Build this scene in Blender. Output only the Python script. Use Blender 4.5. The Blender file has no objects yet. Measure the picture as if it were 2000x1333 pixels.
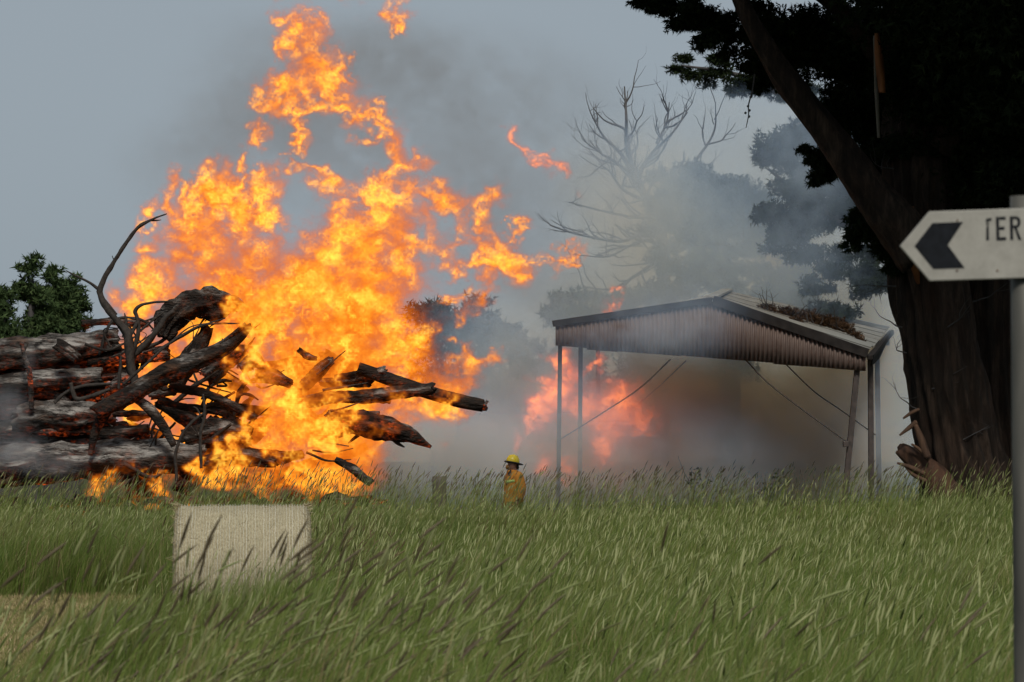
import bpy, bmesh, math, random
import numpy as np
from mathutils import Vector, Matrix, noise as mnoise

random.seed(7)
rng = np.random.default_rng(7)
S = bpy.context.scene
C = S.collection
R = math.radians

# ------------------------------------------------------------------ camera, sky, sun, exposure
FPX = 5555.0                       # focal length in pixels of the 2000 px wide photograph
EYE = 1.65
PITCH = math.atan(233.5 / FPX)
cam = bpy.data.cameras.new('camera')
cam.sensor_width = 36.0
cam.lens = 36.0 * FPX / 2000.0
cam.clip_start = 0.5
cam.clip_end = 6000
cam.dof.use_dof = True
cam.dof.focus_distance = 50.0
cam.dof.aperture_fstop = 9.0
co = bpy.data.objects.new('camera', cam)
C.objects.link(co)
co.location = (0, 0, EYE)
co.rotation_euler = (R(90) + PITCH, 0, 0)
S.camera = co

SUN_EL, SUN_AZ = R(46), R(171)     # azimuth clockwise from +Y: behind the camera, to the right
w = bpy.data.worlds.new('World')
S.world = w
w.use_nodes = True
wt = w.node_tree
bg = wt.nodes['Background']
sky = wt.nodes.new('ShaderNodeTexSky')
sky.sky_type = 'NISHITA'
sky.sun_disc = False
sky.sun_elevation = SUN_EL
sky.sun_rotation = SUN_AZ
sky.dust_density = 3.0
hs = wt.nodes.new('ShaderNodeHueSaturation')
hs.inputs['Saturation'].default_value = 0.35
mx = wt.nodes.new('ShaderNodeMix')
mx.data_type = 'RGBA'
mx.inputs[0].default_value = 0.80                    # thin overcast over the clear sky
mx.inputs['B'].default_value = (3.45, 4.15, 4.75, 1)
wt.links.new(sky.outputs[0], hs.inputs['Color'])
wt.links.new(hs.outputs[0], mx.inputs['A'])
wt.links.new(mx.outputs['Result'], bg.inputs[0])
bg.inputs[1].default_value = 0.085
sun = bpy.data.lights.new('sun', 'SUN')
sun.energy = 3.3
sun.angle = R(12)
sun.color = (1.0, 0.93, 0.82)
so = bpy.data.objects.new('sun', sun)
C.objects.link(so)
so.rotation_euler = (R(90) - SUN_EL, 0, -SUN_AZ + math.pi)
so.location = (-20, -30, 60)

vs = S.view_settings
vs.view_transform = 'Standard'
vs.look = 'None'
vs.gamma = 1.0
vs.exposure = 0.0
vs.use_curve_mapping = False
cy = S.cycles
cy.use_denoising = True
try:
    cy.denoiser = 'OPENIMAGEDENOISE'
except Exception:
    pass
cy.max_bounces = 6
cy.diffuse_bounces = 3
cy.glossy_bounces = 2
cy.transmission_bounces = 4
cy.transparent_max_bounces = 12
cy.volume_bounces = 1
cy.use_adaptive_sampling = True
cy.adaptive_threshold = 0.012
cy.volume_max_steps = 512
cy.sample_clamp_indirect = 3.0


def P(px, py, Y):
    """The point at distance Y that the photograph shows at (px, py)."""
    x, z = (px - 1000) / FPX, (666.5 - py) / FPX
    wy = math.cos(PITCH) - z * math.sin(PITCH)
    wz = math.sin(PITCH) + z * math.cos(PITCH)
    k = Y / wy
    return Vector((x * k, Y, EYE + wz * k))


def M(px, Y):
    return px * Y / FPX


# ------------------------------------------------------------------ helpers
def sstep(a, b, x):
    t = np.clip((x - a) / (b - a), 0, 1)
    return t * t * (3 - 2 * t)


def tag(o, label=None, cat=None, group=None, kind=None):
    for k, v in (('label', label), ('category', cat), ('group', group), ('kind', kind)):
        if v:
            o[k] = v
    return o


def empty(name, loc, label, cat, group=None):
    o = bpy.data.objects.new(name, None)
    o.empty_display_size = 0.2
    C.objects.link(o)
    o.location = loc
    return tag(o, label, cat, group)


def link(name, me, mat, parent=None, smooth=True):
    o = bpy.data.objects.new(name, me)
    if mat is not None and not me.materials:
        me.materials.append(mat)
    if smooth and len(me.polygons):
        me.polygons.foreach_set('use_smooth', np.ones(len(me.polygons), bool))
    C.objects.link(o)
    if parent is not None:
        o.parent = parent
        # vertices are given in world space: undo the parent's place
        q = parent
        off = Vector((0, 0, 0))
        while q is not None:
            off += q.location
            q = q.parent
        o.location = -off
    return o


def mesh_np(name, V, F, attr=None):
    """V (n,3); F list of arrays (m,k) of equal corner counts."""
    me = bpy.data.meshes.new(name)
    V = np.asarray(V, np.float32)
    F = [np.asarray(f, np.int32) for f in (F if isinstance(F, list) else [F]) if len(f)]
    me.vertices.add(len(V))
    me.vertices.foreach_set('co', V.ravel())
    nl = sum(f.size for f in F)
    npoly = sum(len(f) for f in F)
    me.loops.add(nl)
    me.polygons.add(npoly)
    me.loops.foreach_set('vertex_index', np.concatenate([f.ravel() for f in F]))
    tot = np.concatenate([np.full(len(f), f.shape[1], np.int32) for f in F])
    st = np.concatenate([[0], np.cumsum(tot)[:-1]]).astype(np.int32)
    me.polygons.foreach_set('loop_start', st)
    if attr:
        for k, v in attr.items():
            a = me.attributes.new(k, 'FLOAT', 'POINT')
            a.data.foreach_set('value', np.asarray(v, np.float32))
    me.update(calc_edges=True)
    return me


def tube_np(pts, rad, n=10, rough=0.0, freq=3.0, seed=0.0, flute=0.0, nfl=9, cap=0.4, step=None, long=0.35):
    """A tube along a polyline with an uneven bark radius; broken ends. Returns V, [quads, tris]."""
    pts = [Vector(p) for p in pts]
    rad = list(rad) if hasattr(rad, '__len__') else [rad] * len(pts)
    # resample along the path (Catmull-Rom)
    L = [0.0]
    for a, b in zip(pts, pts[1:]):
        L.append(L[-1] + max((b - a).length, 1e-6))
    step = step or max(L[-1] / 60, min(rad) * 0.9, 0.004)
    m = max(2, min(90, int(L[-1] / step) + 1))
    Q, RR = [], []
    k = 0
    for i in range(m):
        s = L[-1] * i / (m - 1)
        while k < len(pts) - 2 and s > L[k + 1]:
            k += 1
        t = (s - L[k]) / (L[k + 1] - L[k])
        p1, p2 = pts[k], pts[k + 1]
        p0 = pts[k - 1] if k > 0 else p1 * 2 - p2
        p3 = pts[k + 2] if k + 2 < len(pts) else p2 * 2 - p1
        q = 0.5 * ((2 * p1) + (p2 - p0) * t + (2 * p0 - 5 * p1 + 4 * p2 - p3) * t * t + (3 * p1 - p0 - 3 * p2 + p3) * t ** 3)
        Q.append(q)
        RR.append(rad[k] + (rad[k + 1] - rad[k]) * t)
    V = []
    ref = None
    for i in range(m):
        d = (Q[min(i + 1, m - 1)] - Q[max(i - 1, 0)]).normalized()
        if ref is None:
            ref = Vector((0, 0, 1)) if abs(d.z) < 0.9 else Vector((1, 0, 0))
        u = (ref - d * ref.dot(d)).normalized()
        v = d.cross(u)
        ref = u
        s = L[-1] * i / (m - 1)
        for j in range(n):
            a = 2 * math.pi * j / n
            r = RR[i]
            e = u * math.cos(a) + v * math.sin(a)
            if rough:
                q = Vector((math.cos(a) * freq * 0.5, math.sin(a) * freq * 0.5, s * freq * long)) + Vector((seed, seed * 1.7, 0))
                r *= 1 + rough * (mnoise.fractal(q, 0.8, 2.1, 4) * 0.8)
            if flute:
                r *= 1 + flute * (math.sin(a * nfl + 2.2 * mnoise.noise(Vector((a, s * 0.4, seed)))) * 0.5 + 0.6 * mnoise.noise(Vector((math.cos(a) * 4, math.sin(a) * 4, s * .6 + seed))))
            p = Q[i] + e * r
            if i in (0, m - 1) and cap:
                p += d * (1 if i else -1) * r * cap * mnoise.noise(Vector((a * 2, seed * 3 + i, 0.3)))
            V.append(p)
    nv = len(V)
    i0, j0 = np.meshgrid(np.arange(m - 1), np.arange(n), indexing='ij')
    A = i0 * n + j0
    B = i0 * n + (j0 + 1) % n
    quads = np.stack([A, B, B + n, A + n], -1).reshape(-1, 4)
    d0 = (Q[1] - Q[0]).normalized()
    d1 = (Q[-1] - Q[-2]).normalized()
    V += [Q[0] + d0 * RR[0] * 0.25 * (1 if cap else 0), Q[-1] - d1 * RR[-1] * 0.25 * (1 if cap else 0)]
    tris = [[nv, (j + 1) % n, j] for j in range(n)] + [[nv + 1, (m - 1) * n + j, (m - 1) * n + (j + 1) % n] for j in range(n)]
    return np.array([tuple(p) for p in V], np.float32), [quads, np.array(tris)]


def join_np(parts):
    V, q, t, o = [], [], [], 0
    for v, (a, b) in parts:
        V.append(v)
        q.append(np.asarray(a).reshape(-1, 4) + o)
        t.append(np.asarray(b).reshape(-1, 3) + o)
        o += len(v)
    return np.concatenate(V), [np.concatenate(q), np.concatenate(t)]


def tube(name, pts, rad, mat, parent=None, **k):
    v, f = tube_np(pts, rad, **k)
    return link(name, mesh_np(name, v, f), mat, parent)


def box_bm(bm, c, s, rot=None, bevel=0.0):
    r = bmesh.ops.create_cube(bm, size=1.0)
    vv = r['verts']
    bmesh.ops.scale(bm, vec=s, verts=vv)
    if bevel:
        es = list({e for v in vv for e in v.link_edges})
        o = bmesh.ops.bevel(bm, geom=es, offset=bevel, segments=2, affect='EDGES', profile=0.5)
        vv = list({v for f in o['faces'] for v in f.verts} | {v for v in vv if v.is_valid})
    if rot is not None:
        bmesh.ops.rotate(bm, matrix=rot, verts=vv)
    bmesh.ops.translate(bm, vec=c, verts=vv)
    return vv


def from_bm(name, bm, mat, parent=None, smooth=False):
    me = bpy.data.meshes.new(name)
    bmesh.ops.recalc_face_normals(bm, faces=bm.faces)
    bm.to_mesh(me)
    bm.free()
    return link(name, me, mat, parent, smooth)


def bar(name, a, b, wdt, dpt, mat, parent=None):
    """A straight steel section from a to b."""
    a, b = Vector(a), Vector(b)
    d = b - a
    bm = bmesh.new()
    q = d.to_track_quat('Z', 'Y').to_matrix()
    box_bm(bm, (a + b) / 2, (wdt, dpt, d.length), q, bevel=min(wdt, dpt) * 0.12)
    return from_bm(name, bm, mat, parent)


def prism(name, poly, y0, y1, mat, parent=None, mtx=None):
    """A polygon (x,z) pushed from y0 to y1."""
    n = len(poly)
    V = [(x, y0, z) for x, z in poly] + [(x, y1, z) for x, z in poly]
    bm = bmesh.new()
    vv = [bm.verts.new(v) for v in V]
    bm.faces.new(vv[:n])
    bm.faces.new(vv[n:][::-1])
    for i in range(n):
        j = (i + 1) % n
        bm.faces.new((vv[i], vv[j], vv[n + j], vv[n + i]))
    if mtx is not None:
        bmesh.ops.transform(bm, matrix=mtx, verts=bm.verts)
    return from_bm(name, bm, mat, parent)


# ------------------------------------------------------------------ materials
class NT:
    def __init__(s, name):
        s.m = bpy.data.materials.new(name)
        s.m.use_nodes = True
        s.t = s.m.node_tree
        s.t.nodes.clear()
        s.out = s.n('ShaderNodeOutputMaterial')

    def n(s, typ, ins=None, **k):
        nd = s.t.nodes.new(typ)
        for a, b in k.items():
            setattr(nd, a, b)
        for a, b in (ins or {}).items():
            if isinstance(b, bpy.types.NodeSocket):
                s.t.links.new(b, nd.inputs[a])
            else:
                nd.inputs[a].default_value = b
        return nd

    def ramp(s, fac, stops):
        r = s.n('ShaderNodeValToRGB', {0: fac})
        e = r.color_ramp.elements
        while len(e) < len(stops):
            e.new(0.5)
        for el, (p, c) in zip(e, stops):
            el.position = p
            el.color = (*c, 1) if len(c) == 3 else c
        return r.outputs[0]

    def noise(s, scale, detail=4, vec=None, rough=0.55, stretch=None):
        if vec is None:
            vec = s.n('ShaderNodeTexCoord').outputs['Object']
        if stretch:
            vec = s.n('ShaderNodeMapping', {0: vec, 'Scale': stretch}).outputs[0]
        return s.n('ShaderNodeTexNoise', {'Vector': vec, 'Scale': scale, 'Detail': detail, 'Roughness': rough}).outputs[0]

    def mix(s, f, a, b, mode='MIX'):
        m = s.n('ShaderNodeMix', data_type='RGBA', blend_type=mode)
        for i, v in ((0, f), ('A', a), ('B', b)):
            if isinstance(v, bpy.types.NodeSocket):
                s.t.links.new(v, m.inputs[i])
            else:
                m.inputs[i].default_value = v if i == 0 else (*v, 1)
        return m.outputs['Result']

    def math(s, op, a, b=0.0, clamp=False):
        m = s.n('ShaderNodeMath', operation=op, use_clamp=clamp)
        for i, v in ((0, a), (1, b)):
            if isinstance(v, bpy.types.NodeSocket):
                s.t.links.new(v, m.inputs[i])
            else:
                m.inputs[i].default_value = v
        return m.outputs[0]

    def bump(s, h, strength=0.5, dist=0.02):
        return s.n('ShaderNodeBump', {'Height': h, 'Strength': strength, 'Distance': dist}).outputs[0]

    def pbr(s, col, rough=0.8, metal=0.0, normal=None, spec=0.3, emit=None, estr=0.0):
        d = {'Roughness': rough, 'Metallic': metal, 'Specular IOR Level': spec}
        d['Base Color'] = col if isinstance(col, bpy.types.NodeSocket) else (*col, 1)
        if normal is not None:
            d['Normal'] = normal
        if emit is not None:
            d['Emission Color'] = emit if isinstance(emit, bpy.types.NodeSocket) else (*emit, 1)
            d['Emission Strength'] = estr
        b = s.n('ShaderNodeBsdfPrincipled', d)
        s.t.links.new(b.outputs[0], s.out.inputs[0])
        return s.m


def simple(name, c1, c2, scale=8, rough=0.8, metal=0.0, bump=0.3, stretch=None, spec=0.3, dist=0.01):
    t = NT(name)
    n = t.noise(scale, 5, stretch=stretch)
    return t.pbr(t.ramp(n, [(0.3, c1), (0.7, c2)]), rough, metal, t.bump(n, bump, dist) if bump else None, spec)


def mat_char(name, ash=0.5, ember=0.0, brown=(0.05, 0.028, 0.018)):
    """Charred timber: cracked black bark, grey ash where it settled, glowing cracks."""
    t = NT(name)
    tc = t.n('ShaderNodeTexCoord').outputs['Object']
    n = t.noise(6, 7, tc, 0.68, (0.35, 1, 1))
    n2 = t.noise(1.6, 4, tc, 0.6, (0.6, 1, 1))
    n3 = t.noise(13, 6, tc, 0.72, (0.22, 1, 1))
    vor = t.n('ShaderNodeTexVoronoi', {'Vector': t.n('ShaderNodeMapping', {0: tc, 'Scale': (0.5, 1, 1.6)}).outputs[0], 'Scale': 11.0}, feature='DISTANCE_TO_EDGE').outputs[0]
    base = t.ramp(n, [(0.32, (0.006, 0.005, 0.005)), (0.5, (0.018, 0.014, 0.012)), (0.62, brown), (0.75, (brown[0] * 1.9, brown[1] * 1.8, brown[2] * 1.7))])
    ashm = t.math('MULTIPLY', t.ramp(n2, [(0.62 - ash * 0.3, (0, 0, 0)), (0.74 - ash * 0.2, (1, 1, 1))]), t.ramp(n3, [(0.40, (0, 0, 0)), (0.56, (1, 1, 1))]))
    nz = t.n('ShaderNodeSeparateXYZ', {0: t.n('ShaderNodeNewGeometry').outputs['Normal']}).outputs[2]
    ashm = t.math('MULTIPLY', ashm, t.ramp(nz, [(0.0, (0.15, .15, .15)), (0.45, (1, 1, 1))]))
    col = t.mix(ashm, base, (0.30, 0.285, 0.27))
    h = t.math('ADD', t.math('MULTIPLY', vor, 0.6), t.math('MULTIPLY', n, 1.6))
    em = None
    if ember:
        n4 = t.noise(13, 5, tc, 0.7, (1, 1, 1.5))
        n5 = t.noise(2.3, 3, tc, 0.6)
        zone = t.ramp(n5, [(0.48, (0, 0, 0)), (0.66, (1, 1, 1))])
        glow = t.ramp(n4, [(0.46, (0, 0, 0)), (0.60, (0.10, .10, .10)), (0.72, (0.35, .35, .35)), (0.82, (1, 1, 1))])
        under = t.ramp(nz, [(0.0, (1, 1, 1)), (0.45, (0.05, .05, .05))])
        em = t.mix(1.0, t.math('MULTIPLY', t.math('MULTIPLY', zone, glow), under), (1.0, 0.12, 0.015), 'MULTIPLY')
    return t.pbr(col, 0.85, 0, t.bump(h, 1.0, 0.07), 0.15, em, ember)


def mat_leaf(name, c1, c2, c3, trans=0.25):
    t = NT(name)
    at = t.n('ShaderNodeAttribute', attribute_name='tint').outputs['Fac']
    col = t.ramp(at, [(0.0, c1), (0.55, c2), (1.0, c3)])
    d = t.n('ShaderNodeBsdfDiffuse', {0: col})
    tr = t.n('ShaderNodeBsdfTranslucent', {0: col})
    mxs = t.n('ShaderNodeMixShader', {0: trans, 1: d.outputs[0], 2: tr.outputs[0]})
    t.t.links.new(mxs.outputs[0], t.out.inputs[0])
    return t.m


MAT = {}
MAT['char'] = mat_char('charred_bark', 0.4, 0.7)
MAT['char_ash'] = mat_char('ashy_bark', 0.8, 0.9, (0.075, 0.05, 0.038))
MAT['char_red'] = mat_char('glowing_bark', 0.45, 4.0, (0.10, 0.035, 0.02))
MAT['twig'] = simple('charred_twig', (0.012, 0.010, 0.009), (0.04, 0.032, 0.027), 20, 0.8)
MAT['cypress'] = mat_leaf('cypress_foliage', (0.007, 0.010, 0.005), (0.014, 0.021, 0.010), (0.026, 0.036, 0.015), 0.06)
MAT['bush'] = mat_leaf('bush_foliage', (0.022, 0.036, 0.016), (0.05, 0.08, 0.032), (0.10, 0.14, 0.055), 0.2)
MAT['grey_bush'] = mat_leaf('dark_bush_foliage', (0.016, 0.020, 0.016), (0.03, 0.04, 0.03), (0.05, 0.06, 0.045), 0.15)
MAT['dry'] = mat_leaf('dead_leaves', (0.02, 0.013, 0.009), (0.055, 0.032, 0.018), (0.11, 0.065, 0.038), 0.1)


def mat_bark():
    t = NT('cypress_bark')
    tc = t.n('ShaderNodeTexCoord').outputs['Object']
    n = t.noise(7, 8, tc, 0.72, (1, 1, 0.16))
    n2 = t.noise(1.2, 4, tc, 0.6)
    col = t.ramp(n, [(0.3, (0.006, 0.005, 0.004)), (0.5, (0.022, 0.015, 0.011)), (0.75, (0.075, 0.050, 0.036))])
    col = t.mix(t.ramp(n2, [(0.5, (0, 0, 0)), (0.7, (0.4, 0.4, 0.4))]), col, (0.045, 0.022, 0.014))
    return t.pbr(col, 0.9, 0, t.bump(n, 1.0, 0.08), 0.2)


MAT['bark'] = mat_bark()
MAT['torn'] = simple('torn_orange_wood', (0.10, 0.035, 0.012), (0.26, 0.10, 0.035), 9, 0.8, stretch=(1, 1, 0.15), bump=0.6)
MAT['splinter'] = simple('splintered_wood', (0.03, 0.016, 0.01), (0.11, 0.06, 0.035), 12, 0.8, stretch=(1, 1, 0.2))
MAT['deadwood'] = simple('dead_wood', (0.035, 0.033, 0.034), (0.07, 0.066, 0.066), 6, 0.9)


def mat_ground():
    t = NT('pasture_soil')
    tc = t.n('ShaderNodeTexCoord').outputs['Object']
    n = t.noise(0.5, 6, tc, 0.65)
    n2 = t.noise(14, 6, tc, 0.7)
    near = t.ramp(n2, [(0.3, (0.17, 0.13, 0.07)), (0.7, (0.40, 0.32, 0.20))])
    green = t.ramp(n2, [(0.3, (0.02, 0.022, 0.010)), (0.7, (0.07, 0.075, 0.03))])
    x = t.n('ShaderNodeSeparateXYZ', {0: tc})
    f = t.n('ShaderNodeAttribute', attribute_name='mown').outputs['Fac']
    col = t.mix(f, green, near)
    return t.pbr(col, 0.95, 0, t.bump(n2, 0.7, 0.04), 0.1)


MAT['ground'] = mat_ground()


def mat_grass():
    t = NT('wild_grass')
    at = t.n('ShaderNodeAttribute', attribute_name='tint').outputs['Fac']
    hd = t.n('ShaderNodeAttribute', attribute_name='part').outputs['Fac']
    rnd = t.n('ShaderNodeObjectInfo').outputs['Random']
    blade = t.ramp(at, [(0.0, (0.055, 0.100, 0.018)), (0.45, (0.120, 0.190, 0.032)), (0.8, (0.21, 0.27, 0.07)), (0.9, (0.24, 0.20, 0.09)), (1.0, (0.42, 0.34, 0.19))])
    blade = t.mix(t.math('MULTIPLY', t.ramp(at, [(0.80, (1, 1, 1)), (0.86, (0, 0, 0))]), t.ramp(rnd, [(0.0, (0, 0, 0)), (1.0, (0.5, 0.5, 0.5))])), blade, (0.12, 0.155, 0.030))
    loc = t.n('ShaderNodeObjectInfo').outputs['Location']
    pa = t.noise(0.55, 4, loc, 0.6)
    pb = t.noise(1.7, 3, loc, 0.6)
    blade = t.mix(t.ramp(pa, [(0.50, (0, 0, 0)), (0.72, (0.6, 0.6, 0.6))]), blade, (0.20, 0.19, 0.07))
    blade = t.mix(t.ramp(pb, [(0.52, (0, 0, 0)), (0.70, (0.6, 0.6, 0.6))]), blade, (0.045, 0.095, 0.02))
    head = t.ramp(at, [(0.0, (0.085, 0.058, 0.042)), (0.22, (0.12, 0.095, 0.055)), (0.4, (0.17, 0.21, 0.07)), (1.0, (0.36, 0.38, 0.18))])
    col = t.mix(hd, blade, head)
    d = t.n('ShaderNodeBsdfDiffuse', {0: col})
    tr = t.n('ShaderNodeBsdfTranslucent', {0: col})
    g = t.n('ShaderNodeBsdfGlossy', {0: (0.6, 0.62, 0.5, 1), 'Roughness': 0.45})
    m1 = t.n('ShaderNodeMixShader', {0: 0.33, 1: d.outputs[0], 2: tr.outputs[0]})
    m2 = t.n('ShaderNodeMixShader', {0: 0.035, 1: m1.outputs[0], 2: g.outputs[0]})
    t.t.links.new(m2.outputs[0], t.out.inputs[0])
    return t.m


MAT['grass'] = mat_grass()


def mat_sheet(name, c1, c2, rust, metal=0.25, rustamt=0.5, stretch=(3, 3, 0.4)):
    t = NT(name)
    tc = t.n('ShaderNodeTexCoord').outputs['Object']
    n = t.noise(1.1, 6, tc, 0.65, stretch)
    n2 = t.noise(9, 5, tc, 0.6)
    col = t.ramp(n, [(0.3, c1), (0.7, c2)])
    col = t.mix(t.math('MULTIPLY', t.ramp(n, [(0.62 - 0.25 * rustamt, (0, 0, 0)), (0.8 - 0.25 * rustamt, (1, 1, 1))]), t.ramp(n2, [(0.35, (0.2, .2, .2)), (0.65, (1, 1, 1))])), col, rust)
    return t.pbr(col, 0.6, metal, t.bump(n2, 0.15, 0.01), 0.3)


MAT['clad'] = mat_sheet('weathered_brown_sheet', (0.065, 0.045, 0.039), (0.13, 0.097, 0.085), (0.04, 0.024, 0.019))
MAT['roof'] = mat_sheet('weathered_roof_sheet', (0.15, 0.15, 0.138), (0.26, 0.255, 0.235), (0.05, 0.04, 0.034), 0.1, 0.5, (1, 1, 1))
MAT['steel'] = simple('dark_steel', (0.030, 0.026, 0.025), (0.07, 0.055, 0.05), 10, 0.6, 0.3)
MAT['barge'] = simple('dark_flashing', (0.012, 0.011, 0.011), (0.026, 0.023, 0.022), 6, 0.85, 0.0, spec=.04)
MAT['galv'] = simple('galvanised_steel', (0.055, 0.055, 0.05), (0.115, 0.112, 0.10), 14, 0.6, 0.3, stretch=(1, 1, 0.15), bump=0.1)


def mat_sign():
    t = NT('aged_shaded_sign_face')
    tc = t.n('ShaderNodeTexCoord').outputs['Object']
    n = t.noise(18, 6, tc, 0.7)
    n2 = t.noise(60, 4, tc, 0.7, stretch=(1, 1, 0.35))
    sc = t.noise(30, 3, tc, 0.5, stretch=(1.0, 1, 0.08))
    col = t.ramp(n, [(0.3, (0.21, 0.205, 0.185)), (0.65, (0.28, 0.275, 0.25))])  # white greyed to stand in for shade on the sign; mottling is wear
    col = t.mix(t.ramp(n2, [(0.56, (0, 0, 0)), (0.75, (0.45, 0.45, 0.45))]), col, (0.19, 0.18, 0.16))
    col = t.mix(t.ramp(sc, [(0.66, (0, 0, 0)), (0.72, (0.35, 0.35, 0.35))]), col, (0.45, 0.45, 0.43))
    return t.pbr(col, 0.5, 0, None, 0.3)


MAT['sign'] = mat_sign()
MAT['ink'] = simple('black_sign_ink', (0.007, 0.008, 0.010), (0.012, 0.014, 0.018), 40, 0.8, bump=0, spec=.08)
MAT['rivet'] = simple('rusty_rivet', (0.06, 0.03, 0.02), (0.14, 0.08, 0.05), 60, 0.6, bump=0)
MAT['oldwood'] = simple('weathered_post_wood', (0.055, 0.05, 0.04), (0.14, 0.13, 0.105), 9, 0.9, stretch=(1, 1, 0.15), bump=0.6)


def mat_straw():
    t = NT('straw_in_net_wrap')
    tc = t.n('ShaderNodeTexCoord').outputs['Object']
    n = t.noise(11, 6, tc, 0.7, (1, 3, 3))
    n2 = t.noise(70, 4, tc, 0.7, (2.0, .7, .7))
    col = t.ramp(n2, [(0.28, (0.13, 0.10, 0.06)), (0.5, (0.35, 0.31, 0.21)), (0.75, (0.57, 0.52, 0.39))])
    col = t.mix(t.ramp(n, [(0.4, (0, 0, 0)), (0.75, (0.5, 0.5, 0.5))]), col, (0.25, 0.23, 0.13))
    return t.pbr(col, 0.9, 0, t.bump(n2, 0.8, 0.02), 0.15)


MAT['straw'] = mat_straw()
MAT['net'] = simple('pale_net_wrap', (0.50, 0.49, 0.42), (0.66, 0.65, 0.58), 30, 0.6, bump=0)
MAT['loose'] = mat_leaf('loose_straw', (0.16, 0.12, 0.06), (0.32, 0.26, 0.15), (0.5, 0.44, 0.3), 0.2)

# ------------------------------------------------------------------ the ground
def mown(x, y):
    """1 on the mown verge at the left, 0 in the standing grass."""
    n = 0.35 * np.sin(y * 0.9 + 1.3) + 0.2 * np.sin(y * 2.3) + 0.15 * np.sin(x * 3.1)
    edge = np.where(y < 27, -1.75 - 0.02 * (y - 12), -2.0 - (y - 27) * 0.33) + n * 0.55
    return sstep(0.12, -0.12, x - edge) * sstep(15.5, 17.0, y + n) * sstep(34.2, 32.6, y + n * 1.2)


def ground_z(x, y):
    x = np.asarray(x, float)
    y = np.asarray(y, float)
    z = 0.28 * sstep(31, 39, y) * (1 - 0.75 * sstep(44.5, 51, y))
    z = z + (0.11 * sstep(3, 7, x) * sstep(22, 40, y)) * (1 - 0.6 * sstep(48, 56, y))
    z = z + 0.20 * sstep(15, 11, y) * sstep(2, 7, y) * (0.35 + 0.65 * sstep(-1.4, -.3, x))
    z = z + 0.05 * np.sin(x * 0.9 + 0.4 * y) * sstep(6, 12, y) * (1 - 0.9 * mown(x, y))
    return z


gx = np.concatenate([[-3000, -800, -250, -90, -45], np.arange(-24, 24.01, 0.4), [45, 90, 250, 800, 3000]])
gy = np.concatenate([[-3000, -500, -60, -10, 0], np.arange(4, 62.01, 0.4), [66, 72, 80, 95, 120, 180, 300, 800, 3500]])
GX, GY = np.meshgrid(gx, gy, indexing='ij')
GZ = ground_z(GX, GY)
V = np.stack([GX, GY, GZ], -1).reshape(-1, 3)
i0, j0 = np.meshgrid(np.arange(len(gx) - 1), np.arange(len(gy) - 1), indexing='ij')
A = i0 * len(gy) + j0
F = np.stack([A, A + len(gy), A + len(gy) + 1, A + 1], -1).reshape(-1, 4)
gr = link('ground', mesh_np('ground', V, F, {'mown': mown(GX, GY).ravel()}), MAT['ground'])
tag(gr, kind='structure')


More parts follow.
